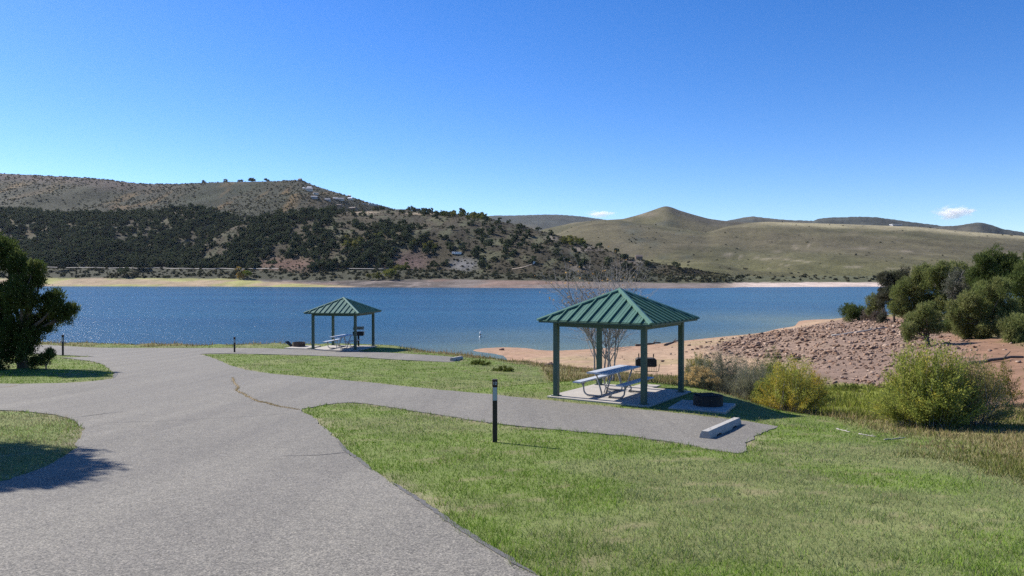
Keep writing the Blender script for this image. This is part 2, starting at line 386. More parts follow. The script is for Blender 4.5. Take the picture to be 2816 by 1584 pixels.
def cdt_sheet(poly, spacing, zoff, skirt):
    """drape a polygon on the terrain as a fine triangle sheet with a short edge skirt"""
    P = np.array(poly); x0, y0 = P.min(0); x1, y1 = P.max(0)
    pts = [tuple(p) for p in poly]; n = len(pts); edges = [(i, (i + 1) % n) for i in range(n)]
    ys = []; y = y0
    while y < y1: ys.append(y); y += spacing * max(1.0, (y + 6) / 14.0)
    gx = []; gy = []
    for yy in ys:
        st = spacing * max(1.0, (yy + 6) / 14.0); xs = np.arange(x0, x1, st); gx += list(xs); gy += [yy] * len(xs)
    gx = np.array(gx); gy = np.array(gy); k = in_road(gx, gy) & (road_dist(gx, gy) > spacing * .35)
    pts += list(zip(gx[k], gy[k]))
    v, e, f, *_ = delaunay_2d_cdt([Vector(p) for p in pts], edges, [], 0, 1e-5)
    v = np.array([tuple(q) for q in v]); f = np.array([t for t in f if len(t) == 3])
    c = v[f].mean(1); f = f[inpoly(c[:, 0], c[:, 1], poly)]
    z = T(v[:, 0], v[:, 1]) + zoff; V = np.c_[v, z]
    # skirt
    pz = T(P[:, 0], P[:, 1]); top = np.c_[P, pz + zoff]; bot = np.c_[P, pz + zoff - skirt]; b0 = len(V); m = len(P)
    V = np.r_[V, top, bot]; faces = [list(t) for t in f] + [[b0 + i, b0 + (i + 1) % m, b0 + m + (i + 1) % m, b0 + m + i] for i in range(m)]
    a = V[faces[0]]
    return V, faces
V, fs = cdt_sheet(ROAD, .5, .012, .14)
me = mk_mesh('road', V, fs)
road = tag(link('road', me, M_ASPH), kind='structure')
road['label'] = 'pale grey chip sealed campground road with parking spurs'

# ground sheet
ys = [-60, -40, -25, -15]; y = -10.0
while y < 250: ys.append(y); y += max(.22, .014 * max(y, 0)) if y > 2 else .6
ys = np.array(ys)
xs = [0.0]
while xs[-1] < 190: xs.append(xs[-1] + max(.3, .022 * (xs[-1] - 6)))
xs = np.array([-x for x in xs[:0:-1]] + xs)
GX, GY = np.meshgrid(xs, ys); gxf, gyf = GX.ravel(), GY.ravel()
gz = T(gxf, gyf)
ir = in_road(gxf, gyf); rd = road_dist(gxf, gyf)
gz_mesh = gz - np.where(ir, sstep(.05, .35, rd) * .12, 0)
# soil colours by kind of ground
ROCKY = gpoly([(1790,875),(1880,848),(1990,828),(2130,802),(2240,806),(2300,825),(2380,880),(2330,930),(2235,960),(2120,960),(2040,920),(1950,905),(1840,890)])
RED = gpoly([(2130,803),(2240,800),(2330,840),(2420,850),(2575,880),(2575,1010),(2500,960),(2400,900),(2330,880),(2270,835)])
MEADOW = gpoly([(2060,985),(2140,965),(2240,962),(2240,1030),(2150,1045),(2080,1040)])
def zones(x, y, z):
    n = fbm(x * .35, y * .35, 4); n2 = fbm(x * 1.3 + 9, y * 1.3, 3, 1)
    zr = z - EYE
    sand = sstep(-6.5, -7.3, zr + (n - .5) * 1.6) 
    rough = np.maximum(sstep(.0, 1.0, (-zr - 4.35) / .35 + (n - .5)), 0) * (1 - sand)
    dr = segdist(x, y, ROCKY); rk = np.where(inpoly(x, y, ROCKY), 1.0, 1 - sstep(0, 2.5, dr + (n - .5) * 4))
    dr = segdist(x, y, RED); rs = np.where(inpoly(x, y, RED), 1.0, 1 - sstep(0, 3.0, dr + (n - .5) * 5))
    dr = segdist(x, y, MEADOW); md = np.where(inpoly(x, y, MEADOW), 1.0, 1 - sstep(0, 2.0, dr))
    brink = np.interp(x, [-60, 2, 8, 12, 15, 30, 60], [46, 30, 24.5, 19.5, 16.2, 22, 30])   # where mown turf ends
    tall = sstep(-1.2, 1.6, y - brink + (n - .5) * 5) 
    tall = np.where(x < 1.5, sstep(0, 1, (-zr - 4.55) / .2), tall)
    tall = np.maximum(tall, sstep(-1.0, 2.4, x - (8.0 + (y - 14) * .1) + (n - .5) * 4) * sstep(6, 9, y))
    return sand, rough, rk, rs, md, tall, n, n2
def ground_col(x, y, z):
    sand, rough, rk, rs, md, tall, n, n2 = zones(x, y, z)
    def L(a, b, t): return a * (1 - t[:, None]) + np.array(b) * t[:, None]
    c = np.zeros((len(x), 3)) + np.array([.135, .17, .048])
    c = L(c, [.19, .18, .085], sstep(.46, .62, n) * .4)
    c = L(c, [.23, .18, .11], sstep(.66, .78, fbm(x * 3.1 + 9, y * 3.1, 3, 1)) * .5)
    c = L(c, [.185, .155, .07], tall * .85)
    c = L(c, [.25, .20, .145], np.exp(-road_dist(x, y) / .16) * sstep(.42, .6, fbm(x * 1.1 + 3, y * 1.1, 3, 3)) * .9)
    c = L(c, [.16, .175, .035], md)
    c = L(c, [.23, .135, .085], rs); c = L(c, [.205, .142, .105], rk)
    s = np.array([.35, .24, .155]) + np.zeros_like(c); s = L(s, [.26, .22, .09], sstep(.55, .7, fbm(x * .12, y * .3, 3, 2)) * .45)
    s = L(s, [.33, .20, .13], sstep(-8.75, -8.95, z - EYE) * .6)
    c = c * (1 - sand[:, None] * (1 - rk[:, None] * .8)) + s * sand[:, None] * (1 - rk[:, None] * .8)
    return c
gc = ground_col(gxf, gyf, gz)
nx, ny = len(xs), len(ys); I = np.arange(nx * ny).reshape(ny, nx)
Q = np.stack([I[:-1, :-1], I[:-1, 1:], I[1:, 1:], I[1:, :-1]], -1).reshape(-1, 4)
rough_h = (fbm(gxf * 1.1, gyf * 1.1, 3, 2) - .5) * .35 * np.clip((gyf - 20) / 30, 0, 1) * (~ir) * (1 - np.clip(1 - (rd - .3) / 2, 0, 1))
for (cx, cy, zz, r0, r1) in PADS: rough_h *= sstep(r0, r1, np.hypot(gxf - cx, gyf - cy))
rough_h *= np.clip(np.abs(gz) / 1.2, .04, 1)
ground = tag(link('ground', mk_mesh('ground', np.c_[gxf, gyf, gz_mesh + rough_h], Q, gc, True), M_GROUND), kind='structure')
ground['label'] = 'green and dry turf sloping down to a pink sand beach and stony point'
_xs, _ys, _gzg = xs, ys, (gz_mesh + rough_h).reshape(ny, nx)
def G(x, y):
    """height of the ground mesh itself (bilinear)"""
    x = np.asarray(x, float); y = np.asarray(y, float)
    i = np.clip(np.searchsorted(_xs, x) - 1, 0, nx - 2); j = np.clip(np.searchsorted(_ys, y) - 1, 0, ny - 2)
    fx = (x - _xs[i]) / (_xs[i + 1] - _xs[i]); fy = (y - _ys[j]) / (_ys[j + 1] - _ys[j])
    return (_gzg[j, i] * (1 - fx) + _gzg[j, i + 1] * fx) * (1 - fy) + (_gzg[j + 1, i] * (1 - fx) + _gzg[j + 1, i + 1] * fx) * fy

# ------------------------------------------------------------------ lake
wx = np.linspace(-1, 1, 161); wy = np.exp(np.linspace(math.log(45), math.log(1400), 140))
WX, WY = np.meshgrid(wx, wy); WX = WX * (WY * 1.1 + 60); wxf, wyf = WX.ravel(), WY.ravel()
dep = np.where((wyf < 245) & (np.abs(wxf) < 185), -T(wxf, wyf), 6.0)
sh = np.exp(-np.clip(dep, 0, 9) / 1.1)[:, None]
wc = np.array([.014, .072, .120]) * (1 - sh) + np.array([.115, .15, .10]) * sh
Iw = np.arange(161 * 140).reshape(140, 161); Qw = np.stack([Iw[:-1, :-1], Iw[:-1, 1:], Iw[1:, 1:], Iw[1:, :-1]], -1).reshape(-1, 4)
lake = tag(link('lake', mk_mesh('lake', np.c_[wxf, wyf, np.zeros(len(wxf))], Qw, wc, True), M_WATER), kind='structure')
lake['label'] = 'rippled blue reservoir water with sun glints'

# ------------------------------------------------------------------ far shore and hills (sheets running from foot to ridge and down behind)
def row(y, d): return (y, d)
def interp(pts, x): a = np.array(pts, float); return np.interp(x, a[:, 0], a[:, 1])
def smooth1(a, k):
    if k < 2: return a
    w = np.hanning(k + 2)[1:-1]; w /= w.sum(); p = np.r_[np.full(k, a[0]), a, np.full(k, a[-1])]
    return np.convolve(p, w, 'same')[k:-k]
def sheet(name, x0, x1, dx, rows, nsub, colf, mat, amp=6.0, nsc=.01, back=None, smooth_k=5, jag=0.0):
    X = np.arange(x0, x1 + dx, dx); W = []
    for y, d in rows:
        yy = smooth1(interp(y, X), smooth_k); dd = smooth1(interp(d, X), 15); W.append(unproj(X, yy, dd))
    if back is not None:
        b = W[-1].copy(); s = 1 + back / b[:, 1]; b[:, 0] *= s; b[:, 1] *= s; b[:, 2] -= back * .45; W.append(b)
    W = np.array(W); n = len(W); t = np.linspace(0, n - 1, (n - 1) * nsub + 1)
    i = np.clip(t.astype(int), 0, n - 2); f = t - i
    p0 = W[np.maximum(i - 1, 0)]; p1 = W[i]; p2 = W[i + 1]; p3 = W[np.minimum(i + 2, n - 1)]; f = f[:, None, None]
    lin = p1 * (1 - f) + p2 * f
    cr = .5 * (2 * p1 + (p2 - p0) * f + (2 * p0 - 5 * p1 + 4 * p2 - p3) * f * f + (3 * p1 - p0 - 3 * p2 + p3) * f ** 3)
    V = lin * .6 + cr * .4
    edge = np.clip(np.minimum(np.abs(t - 0), np.abs(t - (n - 1 - (1 if back is not None else 0)))), 0, 1)[:, None]
    ns = fbm(V[..., 0] * nsc, V[..., 1] * nsc, 5) - .5; gl = np.abs(fbm(V[..., 0] * nsc * .6 + 5, V[..., 1] * nsc * .25, 3, 1) - .5)
    V[..., 2] += amp * (ns * 2 - gl * 1.5) * edge + jag * (vnoise(V[..., 0] * .12, V[..., 1] * .12, 2) - .5)
    m, k = V.shape[:2]; Ii = np.arange(m * k).reshape(m, k)
    F = np.stack([Ii[:-1, :-1], Ii[:-1, 1:], Ii[1:, 1:], Ii[1:, :-1]], -1).reshape(-1, 4)
    XX = np.broadcast_to(X, (m, k)); P = V.reshape(-1, 3)
    py = CY - F_PX * np.tan(np.arctan((P[:, 2] - EYE) / P[:, 1]) + PITCH)
    cols = colf(P[:, 0], P[:, 1], P[:, 2], XX.ravel(), py, np.repeat(t, k))
    o = tag(link(name, mk_mesh(name, P, F, cols, True), mat), kind='structure')
    return V, X, t, o
def lerp(c, b, w): return c * (1 - w[:, None]) + np.array(b) * w[:, None]
def blob(x, y, cx, cy, rx, ry, n=0): return np.clip(1.3 - np.hypot((x - cx) / rx, (y - cy) / ry) + n, 0, 1)

# shore strip
SY = [(-700,787),(0,787),(600,788),(950,790),(1300,791),(1650,793.5),(1950,793),(2050,789.5),(2430,788.5),(3500,788)]
SD = [(x, 9 * F_PX / (y - HOR)) for x, y in SY]
def addd(dd, k): return [(x, d + k) for x, d in dd]
BT = [(-700,765),(0,765),(600,766),(760,770),(900,773),(1000,771),(1200,768),(1330,770),(1450,772),(1650,776),(1900,779),(2000,777),(2200,776),(2430,777),(3500,775)]
RT = [(-700,737),(0,738),(500,740),(1000,742),(1150,744),(1340,750),(1500,754),(1700,757),(1950,760),(2200,763),(2600,764),(3500,762)]
def c_shore(x, y, z, px, py, t):
    n = fbm(x * .02, y * .05, 4); n2 = fbm(x * .08, y * .2, 4, 1)
    c = np.zeros((len(x), 3)) + np.array([.31, .235, .15])
    c = lerp(c, [.28, .27, .10], sstep(.42, .6, n) * sstep(1200, 700, px))             # green wash on the left flat
    st = sstep(-2.5, 2.5, (768 + (px - 640) * .062 + (n2 - .5) * 8) - py) * sstep(560, 680, px) * sstep(2030, 1930, px)
    c = lerp(c, [.078, .066, .057], st); c = lerp(c, [.17, .14, .12], sstep(1080, 1350, px) * st); c = lerp(c, [.20, .165, .145], st * sstep(.5, .7, n2)); c = lerp(c, [.21, .12, .085], st * sstep(.52, .66, fbm(x * .015 + 4, y * .02, 3, 2)) * .45)
    c = lerp(c, [.50, .40, .33], sstep(1960, 2060, px))
    veg = sstep(-1.5, 1.5, np.interp(px, [p[0] for p in BT], [p[1] for p in BT]) - py + (n2 - .5) * 5)
    c = lerp(c, [.055, .055, .034], veg); c = lerp(c, [.095, .095, .05], veg * sstep(1750, 2000, px))
    return c
Vs, Xs_, ts_, o = sheet('far_shore', -700, 3500, 8, [([(x, 806) for x, y in SY], addd(SD, -60)), (SY, SD), (BT, addd(SD, 62)), (RT, addd(SD, 120)), ([(x, y - 6) for x, y in RT], addd(SD, 330))], 9, c_shore, M_SHORE, amp=1.2, nsc=.03)
o['label'] = 'far bank of the lake with tan flats and stony edge'

# wooded hill on the far left
SDi = lambda k: addd(SD, k)
BR = [(-700,600),(-300,580),(-60,574),(0,577),(60,585),(150,590),(270,592),(350,588),(430,588),(480,578),(520,572),(560,577),(600,588),(660,600),(740,625),(820,660),(900,700)]
def c_wood(x, y, z, px, py, t):
    n = fbm(x * .012, y * .006, 4); n2 = fbm(x * .05, y * .03, 3, 1)
    c = np.zeros((len(x), 3)) + np.array([.048, .041, .026]); c = lerp(c, [.10, .08, .045], sstep(.5, .68, n) * .7); c = lerp(c, [.085, .09, .055], sstep(.5, .7, n2) * .6)
    nn = (n2 - .5) * .5
    c = lerp(c, [.115, .068, .05], blob(px, py, 600, 727, 75, 14, nn)); c = lerp(c, [.115, .068, .05], blob(px, py, 790, 727, 95, 24, nn))
    return c
VB, XB, tB, o = sheet('wooded_hill', -700, 900, 7, [([(x, 775) for x in (-700, 900)], SDi(100)), ([(-700,735),(500,736),(900,738)], SDi(140)), ([(-700,670),(200,672),(900,720)], SDi(300)), (BR, SDi(560))], 14, c_wood, M_HILL, amp=14, nsc=.008, back=300)
o['label'] = 'dark juniper covered hill on the left shore'

# middle hill, dark on the left and open scrub on the right
CR = [(480,735),(540,690),(580,660),(640,625),(700,604),(760,592),(830,584),(900,582),(1000,581),(1060,577),(1100,575),(1150,581),(1200,584),(1300,594),(1400,614),(1500,640),(1600,668),(1700,698),(1760,716),(1800,727),(1850,736),(1990,764),(2100,775)]
CM = [(480,742),(540,725),(640,690),(760,665),(900,650),(1100,645),(1300,655),(1500,690),(1700,725),(1850,748),(1990,768),(2100,778)]
def c_mid(x, y, z, px, py, t):
    n = fbm(x * .012, y * .008, 4); n2 = fbm(x * .06, y * .04, 3, 1); nn = (n2 - .5) * .6
    c = np.zeros((len(x), 3)) + np.array([.047, .040, .025]); c = lerp(c, [.074, .061, .037], sstep(.45, .65, n) * .7); c = lerp(c, [.10, .105, .058], sstep(.5, .7, n2) * .6)
    c = lerp(c, [.115, .068, .05], blob(px, py, 790, 727, 100, 22, nn))
    c = lerp(c, [.105, .070, .060], blob(px, py, 1130, 718, 62, 30, nn)); c = lerp(c, [.19, .12, .085], blob(px, py, 1060, 735, 26, 8, nn))
    c = lerp(c, [.135, .13, .125], blob(px, py, 1272, 728, 44, 20, nn))
    for a in ((1620, 685, 70, 10), (1720, 722, 60, 12), (1590, 735, 40, 14), (1520, 655, 25, 8)): c = lerp(c, [.22, .18, .145], blob(px, py, *a, nn * 2.2 - .35) * .85)
    c = lerp(c, [.045, .05, .042], blob(px, py, 1785, 733, 34, 12, nn))
    for a in ((1000, 585, 45, 4), (1150, 588, 70, 3), (1330, 632, 16, 2)): c = lerp(c, [.36, .28, .19], blob(px, py, *a, nn) * .8)
    return c
VC, XC, tC, o = sheet('middle_hill', 480, 2100, 6, [([(480,785),(2100,800)], SDi(70)), ([(480,744),(1000,746),(1340,753),(1700,762),(1990,776),(2100,784)], SDi(110)), (CM, [(480,1000),(760,1020),(1100,1000),(1500,900),(1850,835),(2100,900)]), (CR, [(480,1040),(760,1180),(1100,1330),(1500,1080),(1850,890),(2100,940)])], 14, c_mid, M_HILL, amp=12, nsc=.009, back=260)
o['label'] = 'hill above the far bank, wooded left half and open scrub right half'

# open grassy slope on the right
DR = [(1300,700),(1480,660),(1535,640),(1580,622),(1629,610),(1700,606),(1850,625),(1947,640),(2002,622),(2057,613),(2112,609.5),(2250,614.6),(2388,619),(2526,624),(2664,638),(2816,650),(3100,690),(3500,735)]
def c_grassy(x, y, z, px, py, t):
    n = fbm(x * .006, y * .004, 5); n2 = fbm(x * .03, y * .02, 4, 1); nn = (n2 - .5) * .7
    c = np.zeros((len(x), 3)) + np.array([.108, .094, .053]); c = lerp(c, [.090, .083, .043], sstep(.4, .6, n)); c = lerp(c, [.132, .113, .070], sstep(.55, .7, n2) * .6)
    c = lerp(c, [.118, .112, .046], sstep(690, 735, py) * .6)
    for a in ((1745, 640, 40, 16), (1760, 660, 50, 12), (1800, 668, 26, 18), (1868, 640, 24, 8), (1840, 615, 60, 8), (1720, 617, 30, 8), (1820, 708, 26, 5), (1890, 705, 22, 6)): c = lerp(c, [.075, .082, .062], blob(px, py, *a, nn * 1.6 - .45) * .95)
    for x0, x1, ya, yb, w in ((1980, 2240, 700, 722, 1.8), (2112, 2160, 693, 695, 1.0), (2180, 2230, 690, 673, 1.0), (2110, 2160, 737, 735, 1.2), (2400, 2440, 760, 768, 1.5), (2180, 2560, 678, 690, 1.2), (2140, 2560, 730, 740, .9)):
        c = lerp(c, [.40, .33, .25], ((px > x0) & (px < x1)) * np.exp(-((py - (ya + (yb - ya) * (px - x0) / (x1 - x0)) - (fbm(px * .02, py * 0, 2) - .5) * 6) / w) ** 2) * .3)
    ridge = np.interp(px, [p[0] for p in DR], [p[1] for p in DR])
    c = lerp(c, [.36, .31, .185], sstep(16, 3, py - ridge) * sstep(2000, 2200, px) * .75)
    return c
VD, XD, tD, o = sheet('grassy_hill', 1300, 3500, 7, [([(1300,775),(3500,772)], SDi(110)), ([(1300,768),(2000,767),(3500,765)], SDi(200)), ([(1300,730),(1900,715),(2400,712),(3500,735)], SDi(480)), (DR, SDi(1150))], 16, c_grassy, M_HILL, amp=16, nsc=.004, back=500)
o['label'] = 'bare khaki grass slope filling the right side'
PK = [(1400,660),(1500,630),(1580,612),(1629,607),(1712,603),(1753,592),(1795,578),(1815,570.5),(1831,566.3),(1848,570.0),(1864,577),(1905,590),(1947,602),(1988,608),(2060,612),(2200,630),(2400,660)]
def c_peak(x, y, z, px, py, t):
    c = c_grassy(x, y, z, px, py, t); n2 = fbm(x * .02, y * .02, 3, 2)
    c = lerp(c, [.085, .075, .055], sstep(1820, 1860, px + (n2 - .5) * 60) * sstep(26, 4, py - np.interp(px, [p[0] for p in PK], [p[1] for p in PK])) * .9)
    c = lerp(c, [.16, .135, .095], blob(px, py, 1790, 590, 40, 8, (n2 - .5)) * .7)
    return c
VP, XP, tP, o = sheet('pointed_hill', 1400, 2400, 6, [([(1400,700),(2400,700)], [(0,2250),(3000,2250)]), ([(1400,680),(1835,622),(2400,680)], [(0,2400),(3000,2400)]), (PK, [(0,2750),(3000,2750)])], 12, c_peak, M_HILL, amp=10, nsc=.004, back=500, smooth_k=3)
o['label'] = 'pointed grassy hill with a dark crest'

# scrubby mountain on the far left with houses
AR = [(-700,470),(-200,474),(0,477),(100,482),(200,488),(300,497),(350,504),(400,508),(500,507),(600,503),(700,501),(760,500.5),(800,498),(825,497),(838,500),(860,510),(900,523),(950,539),(1020,562),(1080,580),(1150,592),(1250,620),(1350,660)]
def c_mount(x, y, z, px, py, t):
    n = fbm(x * .008, y * .0016, 4); n2 = fbm(x * .03, y * .006, 4, 1); n3 = fbm(x * .004 + 7, y * .001, 3, 2)
    c = np.zeros((len(x), 3)) + np.array([.036, .037, .021]); c = lerp(c, [.026, .031, .016], sstep(.45, .58, n)); c = lerp(c, [.12, .078, .032], sstep(.54, .68, n2) * sstep(.42, .55, n3) * .9)
    c = lerp(c, [.052, .049, .033], sstep(.52, .66, n3) * .6)
    top = np.interp(px, [p[0] for p in AR], [p[1] for p in AR])
    c = lerp(c, [.075, .055, .045], sstep(34, 4, py - top + (n2 - .5) * 26) * sstep(560, 300, px) * .9)
    return c
VA, XA, tA, o = sheet('scrub_mountain', -700, 1350, 6, [([(-700,690),(1350,690)], [(-700,1700),(1400,1700)]), ([(-700,620),(700,615),(1350,650)], [(-700,2000),(1400,1900)]), ([(-700,545),(300,550),(830,545),(1080,600),(1350,655)], [(-700,2400),(1400,2200)]), (AR, [(-700,2900),(1400,2500)])], 18, c_mount, M_HILL, amp=34, nsc=.0035, back=600)
o['label'] = 'high scrub covered mountain with houses on its right shoulder'
# far dark ridges
def c_far(x, y, z, px, py, t):
    n = fbm(x * .004, y * .002, 4); c = np.zeros((len(x), 3)) + np.array([.062, .066, .058]); return lerp(c, [.11, .095, .065], sstep(.5, .65, n) * .7)
for nm, lab, ridge, d in (('far_ridge', 'distant dark ridge between the wooded and pointed hills', [(1100,640),(1200,605),(1311,596),(1366,592.5),(1408,592.5),(1505,590),(1540,590.5),(1588,594),(1643,601),(1720,612),(1900,640)], 4600),
                          ('far_ridge', 'low dark ridge right of the pointed hill', [(1900,640),(1960,617),(2002,607),(2040,599),(2071,595),(2112,600),(2167,605),(2236,607),(2330,620),(2420,645)], 3600),
                          ('far_ridge', 'dark rounded ridge above the grassy slope', [(2150,650),(2230,612),(2245,603),(2278,598.5),(2366,596),(2416,598),(2471,606),(2582,620),(2640,628),(2760,650)], 3000),
                          ('far_ridge', 'small dark hill near the right edge', [(2500,650),(2580,623),(2637,620),(2670,614),(2698,611.5),(2733,621),(2761,631),(2816,639),(2900,650),(3200,690)], 2700)):
    o = sheet(nm, ridge[0][0], ridge[-1][0], 5, [([(x, y + 60) for x, y in ridge], [(0, d * .82), (3300, d * .82)]), (ridge, [(0, d), (3300, d)])], 14, c_far, M_HILL, amp=10, nsc=.005, back=600, smooth_k=3, jag=3.0)[3]
    o['label'] = lab

# ------------------------------------------------------------------ picnic shelters
RA, RISE, EAVE, INS = 3.655, .90, 2.277, .40
def make_shelter(loc, rotz, label):
    t = thing('picnic_shelter', label, 'shelter', loc, rotz, 'green roofed picnic shelters')
    h = RA / 2; ph = h - INS
    for sx, sy in ((-1, -1), (1, -1), (1, 1), (-1, 1)):
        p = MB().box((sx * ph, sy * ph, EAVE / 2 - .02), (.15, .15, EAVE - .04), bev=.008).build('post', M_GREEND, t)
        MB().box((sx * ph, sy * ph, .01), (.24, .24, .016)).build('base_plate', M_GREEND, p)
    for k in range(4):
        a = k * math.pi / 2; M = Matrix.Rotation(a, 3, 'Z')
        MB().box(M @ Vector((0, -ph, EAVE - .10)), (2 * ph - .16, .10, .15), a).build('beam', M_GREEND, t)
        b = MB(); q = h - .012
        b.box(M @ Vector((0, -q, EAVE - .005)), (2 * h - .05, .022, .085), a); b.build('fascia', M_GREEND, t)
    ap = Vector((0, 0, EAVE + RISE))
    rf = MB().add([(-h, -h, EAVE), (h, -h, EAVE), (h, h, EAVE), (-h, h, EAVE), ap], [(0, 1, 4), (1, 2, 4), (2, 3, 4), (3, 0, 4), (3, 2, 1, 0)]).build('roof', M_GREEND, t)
    NP = 11; SL = math.hypot(h, RISE)
    for k in range(4):
        M = Matrix.Rotation(k * math.pi / 2, 3, 'Z'); ux = M @ Vector((1, 0, 0)); vx = (M @ Vector((0, h, RISE))).normalized(); nz = ux.cross(vx).normalized(); o0 = M @ Vector((-h, -h, EAVE))
        W = 2 * h / NP; top = lambda u: SL * (1 - abs(u / h - 1))
        def q(u, v, w): return o0 + ux * u + vx * v + nz * w
        for i in range(NP):
            u0, u1 = i * W + .004, (i + 1) * W - .004
            pl = [(u0, -.012), (u1, -.012), (u1, top(u1))] + ([(h, SL)] if u0 < h < u1 else []) + [(u0, top(u0))]
            n = len(pl); b = MB().add([q(u, v, .004) for u, v in pl] + [q(u, v, .014) for u, v in pl], [list(range(n - 1, -1, -1)), list(range(n, 2 * n))] + [(j, (j + 1) % n, n + (j + 1) % n, n + j) for j in range(n)])
            for e in (.34, .66):                                   # two faint stiffening ribs in each panel
                u = u0 + (u1 - u0) * e; tv = top(u) - .04
                if tv > .1: b.add([q(u - .006, 0, .013), q(u + .006, 0, .013), q(u + .006, tv, .013), q(u - .006, tv, .013), q(u, 0, .020), q(u, tv, .020)], [(0, 4, 5, 3), (4, 1, 2, 5)])
            b.build('roof_panel', M_GREEN, rf)
            if 0 < i:
                u = i * W; tv = top(u) - .03; w = .016; b = MB()
                b.add([q(u - w, -.02, .0), q(u + w, -.02, .0), q(u + w, tv, .0), q(u - w, tv, .0), q(u - w, -.02, .062), q(u + w, -.02, .062), q(u + w, tv, .062), q(u - w, tv, .062)],
                      [(3, 2, 1, 0), (4, 5, 6, 7), (0, 1, 5, 4), (1, 2, 6, 5), (2, 3, 7, 6), (3, 0, 4, 7)]).build('roof_seam', M_GREEN, rf)
        c0 = M @ Vector((-h - .01, -h - .01, EAVE)); d = (ap - c0); s = d.cross(Vector((0, 0, 1))).normalized(); up = s.cross(d).normalized()
        b = MB(); vs = []
        for tt in (0, 1):
            p = c0 + d * tt + up * .0
            vs += [p + s * .085 + up * .005, p + s * .075 + up * .045, p + up * .075, p - s * .075 + up * .045, p - s * .085 + up * .005]
        b.add(vs, [(0, 1, 6, 5), (1, 2, 7, 6), (2, 3, 8, 7), (3, 4, 9, 8), (4, 3, 2, 1, 0), (5, 6, 7, 8, 9)]).build('hip_cap', M_GREEN, rf)
    b = MB(); b.add([(-.11, -.11, EAVE + RISE + .02), (.11, -.11, EAVE + RISE + .02), (.11, .11, EAVE + RISE + .02), (-.11, .11, EAVE + RISE + .02), (0, 0, EAVE + RISE + .10)], [(0, 1, 4), (1, 2, 4), (2, 3, 4), (3, 0, 4), (3, 2, 1, 0)]).build('peak_cap', M_GREEN, rf)
    return t
ROT1, ROT2 = 2.558 + math.pi / 2 - math.pi, 2.927 + math.pi / 2 - math.pi
make_shelter((SH1[0], SH1[1], SH1[2]), ROT1, 'larger looking near green metal picnic shelter beside the asphalt spur')
make_shelter((SH2[0], SH2[1], SH2[2]), ROT2, 'farther green metal picnic shelter at the lake edge, left of centre')

def pad(name, cx, cy, z, rot, x0, x1, y0, y1, label, joints=()):
    b = MB(); th = .12
    xs = sorted([x0, x1] + [j for j in joints])
    o = None
    for a, c in zip(xs[:-1], xs[1:]): b.box(((a + c) / 2, (y0 + y1) / 2, -th / 2), (c - a - .006, y1 - y0, th), bev=.012)
    o = b.build(name, M_CONC, None, (cx, cy, z), rot); tag(o, label, 'concrete pad', 'concrete pads under the shelters'); return o
hs1 = RA / 2 - INS
pad('concrete_pad', *SH1, ROT1, -hs1 - .2, hs1 + .35, -hs1 - .22, hs1 + .22, 'square concrete pad under the near shelter and table', (0,))
pad('concrete_pad', *SH2, ROT2, -hs1 - .2, hs1 + .2, -hs1 - .22, hs1 + .22, 'concrete pad under the far shelter', (0,))
fr1 = ground_at(1945, 1118); z1 = SH1[2] - .02
pad('concrete_pad', 5.35, 21.55, T(5.35, 21.55) + .045, ROT1 + .12, -.95, .6, -.85, .7, 'small shaded concrete pad around the near fire ring')
pad('concrete_pad', -13.6, 49.6, T(-13.6, 49.6) + .06, ROT2, -1.0, 1.0, -.8, .8, 'narrow concrete pad under the far fire ring')

# ------------------------------------------------------------------ picnic tables
def arc(cx, cz, r, a0, a1, n): return [(cx + r * math.cos(R(a0 + (a1 - a0) * i / n)), cz + r * math.sin(R(a0 + (a1 - a0) * i / n))) for i in range(n + 1)]
def make_table(loc, rotz, label, L=2.3):
    t = thing('picnic_table', label, 'picnic table', loc, rotz, 'picnic tables under shelters')
    for i in range(3):
        MB().box((0, (i - 1) * .245, .755), (L, .238, .045), bev=.006).build('tabletop_plank', M_ALU, t)
    for s in (-1, 1):
        MB().box((0, s * .70, .445), (L, .25, .045), bev=.006).build('bench_seat', M_ALU, t)
    for e in (-1, 1):
        x = e * (L / 2 - .42)
        for s in (-1, 1):
            pth = [(s * .27, .73), (s * .16, .40), (s * .07, .12)] + arc(s * .16, .12, .09, 180 if s > 0 else 0, 270, 4)[1:] + [(s * .48, .03)] + arc(s * .50, .20, .17, 270, 360 if s > 0 else 180, 5)[1:] + [(s * .68, .33), (s * .69, .42)]
            fr = MB().tube([(x, y, z) for y, z in pth], .026, 8).build('leg_frame', M_GALV, t, smooth=True)
            MB().add([(x - .003, s * .60, .42), (x - .003, s * .80, .42), (x - .003, s * .70, .28), (x + .003, s * .60, .42), (x + .003, s * .80, .42), (x + .003, s * .70, .28)], [(0, 1, 2), (5, 4, 3), (0, 3, 4, 1), (1, 4, 5, 2), (2, 5, 3, 0)]).build('seat_bracket', M_GALV, fr)
        MB().box((x, 0, .718), (.05, .66, .026)).build('top_bracket', M_GALV, t)
        MB().tube([(x - e * .02, 0, .14), (x - e * .45, 0, .71)], .017, 6).build('brace', M_GALV, t, smooth=True)
    return t
make_table((3.13, 23.35, SH1[2] + .002), R(57.5), 'grey metal picnic table on the near concrete pad')
make_table((-10.92, 49.15, SH2[2] + .002), R(79), 'grey metal picnic table under the far shelter')

